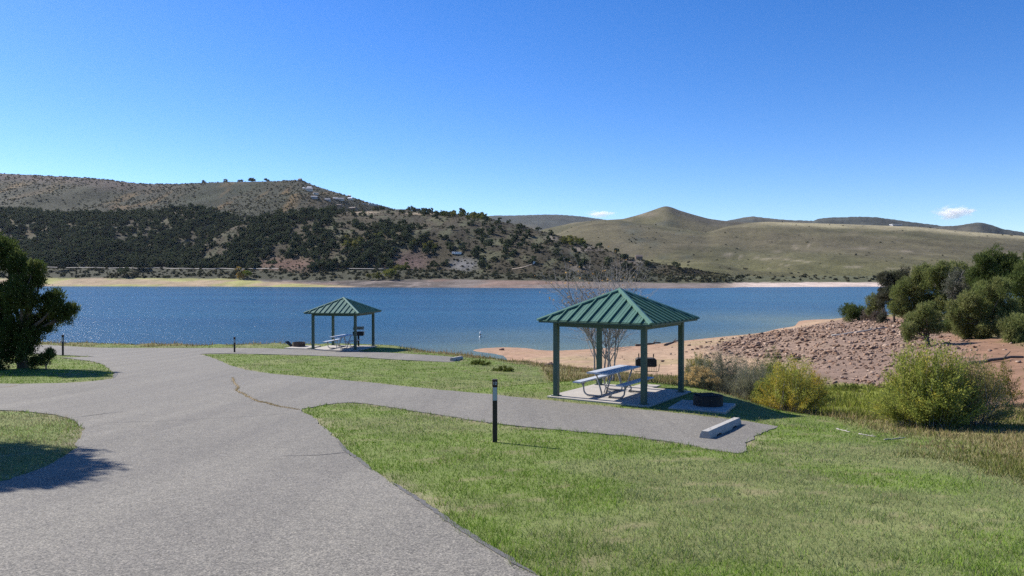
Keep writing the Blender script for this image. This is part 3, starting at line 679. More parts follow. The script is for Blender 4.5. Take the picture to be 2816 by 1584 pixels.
# ------------------------------------------------------------------ grills and fire rings
def make_grill(loc, rotz, label, tan):
    t = thing('pedestal_grill', label, 'grill', loc, rotz, 'pedestal grills beside the tables')
    bm_ = M_IRON
    MB().tube([(0, 0, -.05), (0, 0, .70)], .062, 10).build('pedestal', bm_, t, smooth=True)
    w, d, h = .68, .40, .26; z0 = .70
    b = MB(); prof = [(-w / 2, 0), (-w / 2 + .05, -.02), (w / 2 - .05, -.02), (w / 2, 0), (w / 2, h - .05), (w / 2 - .07, h), (-w / 2 + .07, h), (-w / 2, h - .05)]
    n = len(prof); b.add([(x, -d / 2, z0 + z) for x, z in prof] + [(x, d / 2, z0 + z) for x, z in prof], [list(range(n - 1, -1, -1)), list(range(n, 2 * n))] + [(i, (i + 1) % n, n + (i + 1) % n, n + i) for i in range(n)])
    fb = b.build('firebox', bm_, t)
    if not tan:
        for s in (-1, 1):
            hd = MB().tube([(s * .24, -.1, z0 + h - .01), (s * .24, -.1, z0 + h + .07)], .011, 6).build('handle', bm_, fb)
            MB().tube([(s * .24, -.1, z0 + h + .05), (s * .24, -.1, z0 + h + .15)], [.022, .018], 8).build('handle_grip', M_RUST, hd)
        g = MB().tube([(-.42, -.24, z0 - .12), (-.38, -.24, z0 - .17), (.36, -.24, z0 - .17), (.40, -.24, z0 - .14), (.42, -.24, z0 + .06)], .011, 6).build('grate_arm', bm_, t)
        for i in range(13): MB().tube([(-.33 + i * .055, -.24, z0 - .17), (-.33 + i * .055, -.22, z0 - .02)], .005, 5).build('grate_rod', bm_, g)
        MB().tube([(-.42, -.24, z0 - .12), (-.42, -.24, z0 - .02)], .011, 6).build('hook', bm_, t)
    else:
        for s in (-1, 1): MB().box((s * (w / 2 + .012), 0, z0 + h / 2), (.02, d * .9, h * .95)).build('side_plate', M_TANSTEEL, t)
        for s in (-1, 1): MB().tube([(s * .27, -.05, z0 + h), (s * .30, 0, z0 + h + .16)], .010, 6).build('upright', bm_, t)
        MB().box((0, .02, z0 + h + .22), (.70, .30, .02), tilt=Matrix.Rotation(R(38), 3, 'X')).build('raised_grate', M_TANSTEEL, t)
    return t
g1 = (4.45, 25.35); make_grill((*g1, float(G(*g1)) + .0), R(-6), 'black pedestal grill behind the near table, with two upright handles', False)
pad('concrete_pad', g1[0], g1[1], float(G(*g1)) + .03, ROT1, -.45, .45, -.35, .35, 'tiny concrete footing around the near grill post')
g2 = (-10.12, 50.3); make_grill((*g2, SH2[2] - .0), R(4), 'black grill with tan raised grate behind the far table', True)
def make_ring(loc, rotz, label, open_):
    t = thing('fire_ring', label, 'fire ring', loc, rotz, 'steel fire rings')
    r, h, n = .41, .28, 28; b = MB(); vs = []
    for rr, z in ((r, -.03), (r, h), (r - .03, h), (r - .03, -.03)): vs += [(rr * math.cos(2 * math.pi * i / n), rr * math.sin(2 * math.pi * i / n), z) for i in range(n)]
    b.add(vs, [(k * n + i, k * n + (i + 1) % n, (k + 1) * n + (i + 1) % n, (k + 1) * n + i) for k in range(3) for i in range(n)]).build('ring', M_RUST if open_ else M_IRON, t)
    MB().prism([(.37 * math.cos(2 * math.pi * i / n), .37 * math.sin(2 * math.pi * i / n)) for i in range(n)], -.02, .05).build('ash_bed', M_IRON, t)
    tl = Matrix.Rotation(R(42 if open_ else 0), 3, 'Y')
    g = None
    c = Vector((-.62, 0, .13)) if open_ else Vector((0, 0, h + .012))
    fr = MB()
    for sx, sy, a, bb in ((0, -.27, .54, .03), (0, .27, .54, .03), (-.27, 0, .03, .57), (.27, 0, .03, .57)): fr.box(c + tl @ Vector((sx, sy, 0)), (a, bb, .016), 0, tl)
    g = fr.build('grate', M_IRON, t)
    for i in range(9): MB().box(c + tl @ Vector((0, -.22 + i * .055, 0)), (.52, .026 if open_ else .012, .012), 0, tl).build('grate_bar', M_IRON, g)
    return t
make_ring((5.52, 21.45, T(5.35, 21.55) + .045), 0.3, 'dark steel fire ring in the shade of the near shelter', False)
make_ring((-13.95, 49.95, T(-13.6, 49.6) + .06), -.1, 'low steel fire ring with tilted grate, left of the far shelter', True)

# ------------------------------------------------------------------ wheel stops and site marker posts
def make_stop(p0, p1, label):
    p0, p1 = np.array(p0), np.array(p1); L = float(np.hypot(*(p1 - p0))); c = (p0 + p1) / 2
    t = thing('wheel_stop', label, 'wheel stop', (c[0], c[1], T(*c) + .012), math.atan2(p1[1] - p0[1], p1[0] - p0[0]), 'concrete wheel stops at the ends of the spurs')
    xs = [-.5, -.34, -.30, -.20, -.16, .16, .20, .30, .34, .5]; hb = [0, 0, .045, .045, 0, 0, .045, .045, 0, 0]
    V = []; Fs = []
    for x, z in zip(xs, hb): V += [(x * L, -.115, z), (x * L, -.105, .08 + z * .3), (x * L, -.065, .165), (x * L, .065, .165), (x * L, .105, .08 + z * .3), (x * L, .115, z)]
    for i in range(len(xs) - 1):
        for k in range(6): Fs.append((i * 6 + k, i * 6 + (k + 1) % 6, (i + 1) * 6 + (k + 1) % 6, (i + 1) * 6 + k))
    m = len(xs) - 1; Fs += [[5, 4, 3, 2, 1, 0], [m * 6 + k for k in range(6)]]
    MB().add(V, Fs).build('body', M_STOP, t)
    for s in (-.36, .36): MB().tube([(s * L, 0, .10), (s * L, 0, .172)], .016, 8).build('anchor_pin', M_RUST, t)
    # sit on the slope
    t.rotation_euler = (0, -math.asin((T(*p1) - T(*p0)) / L), t.rotation_euler[2])
    return t
make_stop(ground_at(1938, 1207)[:2], ground_at(2026, 1166)[:2], 'chipped pale concrete wheel stop at the end of the near spur')
e2 = ground_at(1243, 993)[:2]; make_stop(e2, e2 + np.array([.35, 1.9]), 'small grey wheel stop at the end of the far spur')

def stroke(b, pts, w, y, t=.004):
    for (x0, z0), (x1, z1) in zip(pts[:-1], pts[1:]):
        L = math.hypot(x1 - x0, z1 - z0) + w * .6; a = math.atan2(z1 - z0, x1 - x0)
        b.box(((x0 + x1) / 2, y, (z0 + z1) / 2), (L, t, w), 0, Matrix.Rotation(-a, 3, 'Y'))
def make_post(px, py, hpx, label, number, yaw=0.0):
    g = ground_at(px, py); d = g[1]; H = hpx * d / F_PX; w = .088
    z = float(G(g[0], g[1])); t = thing('marker_post', label, 'marker post', (g[0], g[1], z - .02), yaw, 'campsite marker posts'); H += .02
    MB().box((0, 0, H * .44), (w, w * .8, H * .88), bev=.006).build('post_body', M_POST, t)
    cp = MB().box((0, 0, H * .942), (w + .012, w * .8 + .012, H * .116), bev=.006).build('cap', M_CAP, t)
    MB().box((0, -w * .4 - .003, H * .775), (w * .86, .006, H * .205)).build('reflector_plate', M_PLATE, t)
    if number:
        y = -w * .4 - .009; zc = H * .942; s = .047; b = MB()
        stroke(b, [(-.022, zc - s / 2), (-.022, zc + s / 2)], .007, y); b.build('digit_one', M_PAINT, cp)
        b = MB(); stroke(b, [(.004, zc + s * .32), (.010, zc + s * .48), (.022, zc + s * .5), (.031, zc + s * .38), (.030, zc + s * .18), (.004, zc - s / 2), (.033, zc - s / 2)], .007, y); b.build('digit_two', M_PAINT, cp)
    return t
make_post(1361, 1216, 174, 'dark site post numbered 12 on the lawn by the near spur', True, .06)
make_post(645, 969, 48, 'slim marker post on the turf left of the far shelter', False)
make_post(173, 978, 58, 'slim marker post beside the left juniper', False)

# cracks and ragged edges in the asphalt, as parts of the road
def strip(name, pts, w, mat, zo, parent, s=1.0932, jit=.3):
    P = np.array(gpoly(pts, s)); Q = []
    for a, b in zip(P[:-1], P[1:]):
        n = max(2, int(np.hypot(*(b - a)) / .12))
        for i in range(n): Q.append(a + (b - a) * i / n)
    Q = np.array(Q + [P[-1]]); tn = np.gradient(Q, axis=0); tn /= np.hypot(tn[:, 0], tn[:, 1])[:, None] + 1e-9; nr = np.c_[-tn[:, 1], tn[:, 0]]
    off = (rng.random(len(Q)) - .5) * w * .5; Q = Q + nr * off[:, None]
    ww = w * (.7 + (rng.random((len(Q), 2)) + np.roll(rng.random((len(Q), 2)), 1, 0)) * .5 * (.6 + jit)) * np.minimum(1, np.minimum(np.arange(len(Q)), np.arange(len(Q))[::-1]) / 4 + .1)[:, None]
    A = Q + nr * ww[:, :1] / 2; B = Q - nr * ww[:, 1:] / 2; n = len(Q)
    V = np.r_[np.c_[A, T(A[:, 0], A[:, 1]) + zo], np.c_[B, T(B[:, 0], B[:, 1]) + zo]]
    F = np.array([(i, i + 1, n + i + 1, n + i) for i in range(n - 1)])
    return link(name, mk_mesh(name, V, F), mat, parent)
CRACKS = [([(585,950),(588,962),(600,975),(594,983),(612,992),(632,1003),(652,1012),(668,1014),(688,1020),(705,1024),(752,1032)], .05)]
for pts, w in CRACKS: strip('grassy_crack', pts, w, M_CRACK, .018, road)
for pts, w in (([(178,1053),(215,1048),(260,1042),(320,1036)], .035), ([(240,1066),(420,1060),(640,1048),(740,1040)], .014), ([(700,1149),(800,1147),(870,1140),(900,1150)], .03), ([(0,976),(20,974),(45,970)], .09)):
    strip('crack', pts, w, M_TAR if w < .05 else M_CRACK, .018, road)
for pts, w in (([(985,1215),(1010,1232),(1060,1264),(1100,1292),(1180,1348),(1262,1400),(1345,1451)], .055), ([(850,1112),(870,1135),(905,1160),(935,1185)], .06), ([(290,934),(292,943),(285,952)], .08)):
    strip('ragged_edge', pts, w, M_TAR, .019, road)

# ------------------------------------------------------------------ vegetation helpers
def unit(v): return v / (np.linalg.norm(v, axis=-1, keepdims=True) + 1e-9)
def leaves(c, d, L, W, cols, fold=False):
    """one triangle per leaf: base centre c, direction d, length L, width W"""
    n = len(c); L = np.broadcast_to(np.asarray(L, float), (n,))[:, None]; W = np.broadcast_to(np.asarray(W, float), (n,))[:, None]
    s = unit(np.cross(d, rng.normal(size=(n, 3))))
    V = np.stack([c + s * W / 2, c - s * W / 2, c + d * L], 1).reshape(-1, 3)
    F = np.arange(3 * n).reshape(-1, 3); C = np.repeat(cols, 3, 0)
    return V, F, C
def diam(c, d, L, W, cols):
    """two-triangle leaf, widest in the middle"""
    n = len(c); L = np.broadcast_to(np.asarray(L, float), (n,))[:, None]; W = np.broadcast_to(np.asarray(W, float), (n,))[:, None]
    s = unit(np.cross(d, rng.normal(size=(n, 3))))
    V = np.stack([c, c + d * L * .5 + s * W / 2, c + d * L, c + d * L * .5 - s * W / 2], 1).reshape(-1, 3)
    F = np.arange(4 * n).reshape(-1, 4); F = np.concatenate([F[:, [0, 1, 2]], F[:, [0, 2, 3]]]); C = np.repeat(cols, 4, 0)
    return V, F, C
def cat(parts):
    V = []; F = []; C = []; o = 0
    for v, f, c in parts: V.append(v); F.append(f + o); C.append(c); o += len(v)
    return np.concatenate(V), np.concatenate(F), np.concatenate(C)
def pal(n, colors, w=None, var=.22):
    colors = np.array(colors, float); i = rng.choice(len(colors), n, p=w); j = rng.choice(len(colors), n, p=w); t = rng.random((n, 1)) * .6
    return (colors[i] * (1 - t) + colors[j] * t) * (1 + (rng.random((n, 1)) - .5) * 2 * var)
def jun_crown(lobes, size, per, cols, w=None, up=.75, spread=1.0):
    """juniper crown: upward pointing scale-leaf sprays clustered in tufts through uneven lobes"""
    parts = []; sub = []
    for (cx, cy, cz, rx, ry, rz) in lobes:                               # break every lobe into uneven clumps
        m = 9; u = unit(rng.normal(size=(m, 3)) + np.array([0, 0, .25])); q = (.35 + .55 * rng.random(m))[:, None]; k = .34 + .26 * rng.random(m)
        for a, b, c in zip(u, q, k): sub.append((*(np.array([cx, cy, cz]) + a * b * np.array([rx, ry, rz])), rx * c, ry * c, rz * c * 1.15))
    for (cx, cy, cz, rx, ry, rz) in sub:
        area = (rx * ry + rx * rz + ry * rz) / 3
        nt = max(12, int(per * area))                                     # tufts
        u = unit(rng.normal(size=(nt, 3))); r = (.45 + .6 * rng.random((nt, 1)) ** .6) * (1 + .22 * np.sin(u[:, :1] * 5 + cx) * np.cos(u[:, 2:] * 6 + cy))
        tc = np.array([cx, cy, cz]) + u * r * np.array([rx, ry, rz])
        k = 9; c = np.repeat(tc, k, 0) + rng.normal(size=(nt * k, 3)) * size * .55 * spread
        d = unit(np.repeat(u, k, 0) * .55 + np.array([0, 0, up]) + rng.normal(size=(nt * k, 3)) * .45)
        tcol = np.repeat(pal(1, cols, w, .15) * .6 + pal(nt, cols, w, .12) * .4, k, 0) * (1 + (rng.random((nt * k, 1)) - .5) * .3)
        parts.append(leaves(c, d, size * (.7 + .7 * rng.random(nt * k)), size * .38, tcol))
    return cat(parts)
def limb(b, p, q, r0, r1, sag=.15, n=6, sides=6):
    p, q = np.array(p, float), np.array(q, float); m = []
    side = rng.normal(size=3) * np.linalg.norm(q - p) * .06
    for i in range(n):
        t = i / (n - 1); m.append(p * (1 - t) + q * t + side * math.sin(t * math.pi) + np.array([0, 0, -sag * math.sin(t * math.pi)]) + rng.normal(size=3) * np.linalg.norm(q - p) * .012 * (0 < i < n - 1))
    b.tube(m, [r0 + (r1 - r0) * i / (n - 1) for i in range(n)], sides)
JUN = [(.045, .070, .020), (.068, .098, .027), (.092, .118, .034), (.118, .128, .042)]
def juniper(name, label, cat_, base, lobes, size, per, cols=JUN, w=None, group=None, trunk_r=.14, trunk_mat=None, twigs=0, up=.75, crown_mat=None):
    """base: world foot of the trunk; lobes in world coordinates"""
    base = np.array(base, float); t = thing(name, label, cat_, tuple(base), 0, group)
    L = [(l[0] - base[0], l[1] - base[1], l[2] - base[2], *l[3:]) for l in lobes]
    cen = np.mean([l[:3] for l in L], 0); hmax = max(l[2] for l in L)
    b = MB(); fork = np.array([cen[0] * .25, cen[1] * .25, hmax * .28])
    limb(b, (0, 0, -.15), fork, trunk_r * 1.25, trunk_r, 0, 5, 8)
    for l in L: limb(b, fork * (.75 + .25 * rng.random()), np.array(l[:3]), trunk_r * .55, trunk_r * .12, -.02 * hmax, 6, 6)
    for _ in range(twigs):
        l = L[rng.integers(len(L))]; c = np.array(l[:3]); limb(b, c * .7 + fork * .3, c + unit(rng.normal(size=3)) * np.array(l[3:]) * 1.1, trunk_r * .2, trunk_r * .04, 0, 4, 5)
    b.build('trunk', trunk_mat or M_BARK, t, smooth=True)
    V, F, C = jun_crown(L, size, per, cols, w, up)
    link('crown', mk_mesh('crown', V, F, C), crown_mat or M_NEEDLE, t)
    return t
def wl_(px, py, d, r, dj=0.0, ry=None):
    q = unproj(px, py, d + dj); k = d / F_PX
    return (*q, r * k, (ry or r) * k * .95, r * k * .95)

# left juniper
def gxy(x, y): return (x, y, float(G(x, y)))
D0 = 33.0
lob = [(10,700,48,0),(-40,690,60,.5),(-110,740,90,.6),(45,735,40,-.3),(92,742,26,-.6),(105,775,24,-.4),(60,790,50,-.5),(70,840,55,-.7),(20,820,60,0),(-60,840,85,.3),(140,822,20,-.2),(165,835,36,-.3),(192,852,22,-.2),(180,872,24,-.1),(145,868,34,.2),(110,890,34,.2),(95,925,32,-.3),(50,910,48,-.5),(20,940,46,-.2),(70,965,34,-.6),(15,990,36,-.5),(-60,930,80,0),(128,900,14,0),(-120,860,80,.4),(125,700,0,0)]
lob = [l for l in lob if l[2] > 0]
juniper('juniper_tree', 'big shaggy juniper cut by the left edge of the photo', 'juniper tree', gxy(-21.3, 33.2), [wl_(x, y, D0, r * .92, j) for x, y, r, j in lob], 0.11, 480, group='junipers round the campsite', trunk_r=.2, twigs=26, crown_mat=M_LEAF)
juniper('juniper_shrub', 'small low juniper sprig at the foot of the left tree', 'shrub', gxy(*unproj(130, 1000, 32.6)[:2]), [wl_(118, 985, 32.6, 20), wl_(140, 972, 32.6, 12), wl_(95, 1000, 32.6, 16)], .09, 700, trunk_r=.03)
# tall tree just outside the frame whose shadow lies over the road
hx, hy = -13.85, 14.9; hz = float(G(hx, hy))
lb = [(hx + dx, hy + dy, hz + z, r, r, r * .9) for dx, dy, z, r in ((0,0,7.6,.8),(.5,.2,6.7,1.1),(-.8,0,6.6,1.1),(1.1,-.3,5.7,1.0),(-.9,.6,5.4,1.3),(.2,-.9,5.6,1.1),(1.5,.3,5.0,.7),(.3,.5,4.7,1.2),(-1.4,-.5,4.6,1.0),(1.2,-.8,4.5,.7))]
juniper('juniper_tree', 'tall juniper just beyond the left edge, its jagged shadow lies across the asphalt', 'juniper tree', (hx, hy, hz), lb, .16, 260, group='junipers round the campsite', trunk_r=.2, twigs=20)

# juniper grove on the stony point
JUN2 = [(.075, .105, .03), (.10, .13, .04), (.13, .15, .05), (.06, .085, .025)]
def grove(label, d, base, lobes, size=.21, per=120, cols=JUN2, **k):
    g = unproj(base[0], base[1], d); z = float(G(g[0], g[1]))
    juniper('juniper_tree', label, 'juniper tree', (g[0], g[1], z), [wl_(x, y, d, r * 1.2, (rnd.random() - .5) * 2.0) for x, y, r in lobes], size, per, cols, group='junipers on the stony point', crown_mat=M_LEAF, **k)
GREY = [(.085, .085, .055), (.11, .105, .075), (.06, .07, .04)]
YEL = [(.15, .18, .055), (.20, .22, .075), (.25, .25, .10), (.11, .14, .045)]
grove('greyish juniper at the left end of the grove', 100, (2460,882), [(2445,772,24),(2475,762,22),(2462,800,26),(2440,815,18),(2470,840,22)], cols=GREY)
grove('tall juniper with a ragged top, second from the left in the grove', 95, (2510,885), [(2541,742,14),(2520,768,24),(2545,775,22),(2490,800,30),(2528,812,32),(2500,842,30),(2468,848,24),(2550,850,26),(2475,815,20)], cols=YEL)
grove('juniper with twin tops in the middle of the grove', 92, (2585,885), [(2588,733,15),(2572,760,24),(2604,765,24),(2632,738,17),(2580,800,30),(2610,795,24),(2565,840,28),(2600,845,24)], cols=YEL)
grove('bleached half dead juniper with silvery twigs', 86, (2602,890), [(2640,765,24),(2622,795,24),(2668,785,22),(2645,820,26),(2675,810,20)], per=70, cols=[(.17, .165, .14), (.13, .13, .10), (.10, .11, .07)], trunk_mat=M_DEAD, twigs=90, trunk_r=.17)
grove('tallest dark juniper rising above the grove', 84, (2740,900), [(2728,708,20),(2700,722,22),(2758,722,24),(2722,750,36),(2772,755,28),(2688,762,24),(2742,785,38),(2700,790,28)])
grove('small juniper with bare forked trunk at the front of the grove', 64, (2555,951), [(2545,856,20),(2520,878,24),(2562,880,22),(2504,905,18),(2538,902,22),(2498,925,13),(2572,905,14)], size=.16, per=200, cols=YEL, trunk_r=.15)
grove('broad juniper reaching to the ground at the front right of the grove', 66, (2700,940), [(2640,848,24),(2702,795,22),(2680,832,32),(2742,836,34),(2784,846,28),(2640,895,24),(2690,885,32),(2742,885,34),(2660,922,22),(2720,915,26),(2785,885,26),(2625,870,18),(2760,800,24)], size=.165, per=170, cols=YEL)
grove('dark juniper cut by the right edge of the photo', 74, (2850,950), [(2812,738,22),(2800,775,26),(2832,795,36),(2845,735,34),(2822,838,36),(2858,880,46),(2880,790,50),(2900,850,50)])
grove('round juniper at the lower right edge under the dark one', 60, (2800,985), [(2792,905,26),(2815,930,30),(2780,940,20),(2835,890,36),(2850,950,40)], size=.16, per=200, cols=YEL)
grove('juniper filling the gap behind the broad front juniper', 76, (2660,915), [(2650,850,26),(2625,880,24),(2610,905,16),(2690,860,26),(2655,895,24)], size=.17, per=170)
grove('squat dark green juniper bush alone on the stony crest', 122, (2345,886), [(2338,858,20),(2356,862,18),(2348,870,18)], trunk_r=.06)
grove('thin young pine pole standing left of the grove', 104, (2425,884), [(2424,800,6),(2425,815,8),(2424,835,7),(2420,878,11)], trunk_r=.08, cols=GREY)
grove('pale green wispy shrub left of the grove', 108, (2400,870), [(2402,830,17),(2412,845,14),(2392,850,12)], trunk_r=.03, cols=[(.19, .20, .07), (.14, .15, .07)])
grove('brown leafless brush at the foot of the left grove', 112, (2395,880), [(2385,868,14),(2405,866,14),(2425,860,12)], trunk_r=.03, cols=[(.14, .11, .085), (.18, .15, .12)])

# ------------------------------------------------------------------ shrubs
def shrub(name, label, px, py, d, wpx, hpx, nst, lps, leafL, leafW, cols, w=None, stem_mat=M_TWIG, lean=.9, group=None, start=.25, droop=0., tipcols=None, bare=0, asym=0.0):
    """many stems fanning from the base, leaves along the upper part of each"""
    g = unproj(px, py, d); base = np.array([g[0], g[1], float(G(g[0], g[1])) - .03]); k = d / F_PX; Wm, Hm = wpx * k * 1.18, hpx * k
    t = thing(name, label, 'shrub', tuple(base), 0, group); b = MB(); cs = []; ds = []; tt = []
    for i in range(nst):
        a = rng.random() * 2 * math.pi; rr = rng.random() ** .55
        b0 = np.array([math.cos(a), math.sin(a) * .8, 0]) * Wm * .30 * rng.random()
        tip = np.array([math.cos(a) * rr * Wm * .5 + asym * Wm * rng.random() * .2, math.sin(a) * rr * Wm * .42, Hm * (1 - .78 * rr ** 2.2) * (.62 + .44 * rng.random())])
        c1 = b0 * .5 + tip * np.array([.35 * lean, .35 * lean, .55]) 
        P = [b0 * (1 - s) ** 2 + 2 * c1 * s * (1 - s) + tip * s * s for s in np.linspace(0, 1, 6)]
        P = [p + rng.normal(size=3) * Hm * .012 for p in P]
        b.tube(P, [min(.012 * Hm * .45, .008) * (1 - .16 * j) for j in range(6)], 4, False)
        if i < bare: continue
        P = np.array(P); n = int(lps * 1.8); s = start + (1 - start) * rng.random(n) ** .8; x = s * 5; j = np.clip(x.astype(int), 0, 4); f = (x - j)[:, None]
        p = P[j] * (1 - f) + P[j + 1] * f; dv = unit(P[j + 1] - P[j])
        p = p + rng.normal(size=(n, 3)) * Hm * .028
        cs.append(p); ds.append(unit(dv * .8 + rng.normal(size=(n, 3)) * .6 + np.array([0, 0, .25 - droop]))); tt.append(s)
    b.build('stem', stem_mat, t)
    c = np.concatenate(cs); dd = np.concatenate(ds); s = np.concatenate(tt); n = len(c)
    cl = np.repeat(pal(len(cs), cols, w, .12), int(lps * 1.8), 0) * (1 + (rng.random((n, 1)) - .5) * .5)
    if tipcols is not None: m = s > .9; cl[m] = pal(int(m.sum()), tipcols, None, .2)
    V, F, C = diam(c, dd, leafL * (.6 + .8 * rng.random(n)), leafW, cl); link('foliage', mk_mesh('foliage', V, F, C), M_LEAF, t)
    return t, base, Wm, Hm
WIL = [(.25, .29, .060), (.31, .335, .075), (.37, .36, .08), (.44, .36, .06), (.19, .225, .055)]
shrub('willow_bush', 'big round green and yellow willow at the right, beyond the lawn', 2555, 1165, 20.4, 265, 232, 260, 85, .085, .021, WIL, [.3, .3, .2, .08, .12], start=.15, group='willows')
shrub('willow_bush', 'twiggy browner willow joined to the right side of the big one', 2672, 1168, 20.6, 190, 215, 150, 52, .08, .019, [(.22, .25, .06), (.28, .28, .075), (.30, .24, .09), (.23, .19, .11)], start=.35, bare=25, group='willows')
shrub('willow_bush', 'sprawling yellow willow at the far right edge of the willows', 2745, 1095, 27, 150, 130, 60, 50, .08, .018, [(.20, .17, .03), (.24, .18, .04), (.14, .14, .03)], start=.35, group='willows')
YG = [(.32, .34, .07), (.40, .36, .07), (.46, .34, .05), (.26, .30, .07)]
shrub('willow_bush', 'golden willow right of the grey sagebrush', 2180, 1132, 24.5, 190, 155, 150, 72, .075, .016, YG, start=.25, group='willows')
shrub('willow_bush', 'green willow behind the sagebrush, mostly hidden', 2125, 1094, 30, 150, 140, 90, 70, .08, .018, [(.13, .165, .03), (.17, .19, .04), (.10, .135, .03)], group='willows')
shrub('willow_bush', 'orange tipped willow at the back of the thicket', 2235, 1085, 32, 70, 75, 40, 55, .08, .02, YG, tipcols=[(.42, .24, .03), (.36, .22, .04)], group='willows')
shrub('willow_bush', 'yellow green willow behind the near shelter right post', 1922, 1032, 33, 110, 92, 90, 70, .085, .02, [(.25, .22, .03), (.32, .22, .025), (.16, .185, .03)], group='willows')
shrub('willow_bush', 'low yellow green willow between the dark sagebrush and the golden willow', 2122, 1118, 25.3, 110, 105, 80, 60, .075, .016, [(.26, .30, .07), (.33, .34, .08), (.22, .25, .07)], group='willows')
SAGE = [(.21, .225, .155), (.28, .29, .20), (.17, .175, .115), (.29, .27, .15)]
shrub('sagebrush', 'tall grey sagebrush with sprawling top right of the near shelter', 1998, 1088, 27.6, 150, 150, 150, 110, .04, .014, SAGE, start=.3, group='sagebrush', tipcols=[(.17, .155, .08), (.13, .13, .09)])
shrub('sagebrush', 'dark grey sagebrush at the front of the thicket', 2064, 1110, 26.2, 165, 128, 150, 110, .04, .014, SAGE, start=.3, group='sagebrush', tipcols=[(.18, .17, .11)])
shrub('sagebrush', 'small grey sagebrush behind the flowering rabbitbrush', 1925, 1062, 29.5, 120, 100, 90, 90, .04, .015, SAGE, start=.3, group='sagebrush')
rb, rbase, rw, rh = shrub('rabbitbrush', 'rabbitbrush topped with tan flower heads beside the right post', 1922, 1082, 26.8, 100, 74, 70, 80, .05, .010, [(.12, .135, .08), (.15, .16, .10)], start=.2, group='rabbitbrush')
fc = []
for i in range(60):
    a = rng.random() * 6.283; rr = rng.random() ** .6; fc.append(np.array([math.cos(a) * rr * rw * .48, math.sin(a) * rr * rw * .4 - .08, rh * (1 - .5 * rr ** 2) * (.82 + .2 * rng.random()) + .02]))
fp = np.repeat(np.array(fc), 60, 0) + rng.normal(size=(3600, 3)) * np.array([.055, .055, .03])
V, F, C = diam(fp, unit(rng.normal(size=(3600, 3)) * .6 + np.array([0, 0, 1])), .05, .02, pal(3600, [(.52, .37, .16), (.58, .44, .22), (.42, .30, .13)]))
link('flower_head', mk_mesh('flower_head', V, F, C), M_LEAF, rb)
for px, py, d, w, h, lab in ((2180, 1075, 36, 60, 26, 'low green weeds on the meadow below the golden willow'), (2330, 1080, 38, 90, 22, 'low green weeds in the meadow at the foot of the stones'), (1320, 1012, 38, 60, 15, 'dark green weeds on the brink right of the far wheel stop'), (1385, 1026, 34.5, 60, 15, 'dark green weeds on the brink above the beach')):
    shrub('weed_clump', lab, px, py, d, w, h, 40, 30, .09, .02, [(.10, .13, .03), (.14, .16, .04)], group='weed clumps')

# ------------------------------------------------------------------ bare saplings behind the near shelter
def bare_tree(label, px, py, d, h, nmain, seed, nleaf, lean=(0, 0)):
    r2 = np.random.default_rng(seed); g = unproj(px, py, d); base = np.array([g[0], g[1], float(G(g[0], g[1]))])
    t = thing('bare_sapling', label, 'tree', tuple(base), 0, 'bare saplings behind the near shelter'); tr = MB(); tw = MB(); tips = []
    def grow(p, dr, L, r, lev, b):
        n = 5; P = [p]; dd = dr
        for i in range(n - 1):
            dd = unit(dd + r2.normal(size=3) * .10 + np.array([0, 0, .05])); P.append(P[-1] + dd * L / (n - 1))
        b.tube(P, [r * (1 - .13 * i) for i in range(n)], 6 if lev < 2 else 4, False)
        if lev >= 4 or r < .003: tips.append(P[-1]); return
        for i in range(6 if not lev else 3 if lev == 1 else 2):
            q = P[-1] if i == 0 else P[r2.integers(2, 5)]; ang = r2.normal(size=3); ang[2] = abs(ang[2]) * .6
            grow(q, unit(dd * (.9 if lev < 2 else .7) + ang * (.45 if lev < 3 else .6)), L * (.62 + .2 * r2.random()), r * (.62 if i == 0 else .48), lev + 1, tw if lev >= 1 else tr)
        if lev in (1, 2, 3):
            for _ in range(3 if lev < 3 else 1): q = P[r2.integers(1, 5)]; grow(q, unit(dd * .4 + r2.normal(size=3) * np.array([1, 1, .5])), L * .5, r * .35, lev + 1, tw)
    for i in range(nmain):
        a = 6.283 * i / nmain + r2.random(); grow(np.array([math.cos(a) * .12, math.sin(a) * .12, -.05]), unit(np.array([math.cos(a) * .22 + lean[0], math.sin(a) * .2, 1])), h * .40, .045, 0, tr)
    tr.build('trunk', M_TWIG, t, smooth=True); tw.build('branches', M_TWIG, t)
    tips = np.array(tips); hi = tips[np.argsort(-tips[:, 2])][: len(tips) // 2]; c = hi[r2.integers(0, len(hi), nleaf)] + r2.normal(size=(nleaf, 3)) * .05
    V, F, C = diam(c, unit(r2.normal(size=(nleaf, 3)) - np.array([0, 0, .6])), .085, .065, pal(nleaf, [(.42, .26, .10), (.50, .33, .13), (.30, .17, .07)])); link('leaf_remnants', mk_mesh('leaf_remnants', V, F, C), M_LEAF, t)
bare_tree('nearly bare sapling with pale trunk and a few yellow leaves, showing under the roof', 1682, 1058, 29.5, 4.3, 3, 5, 70)
bare_tree('leaning bare sapling behind the back left post, yellow leaves above the roof', 1650, 1054, 30.2, 4.6, 3, 11, 110, (-.22, 0))

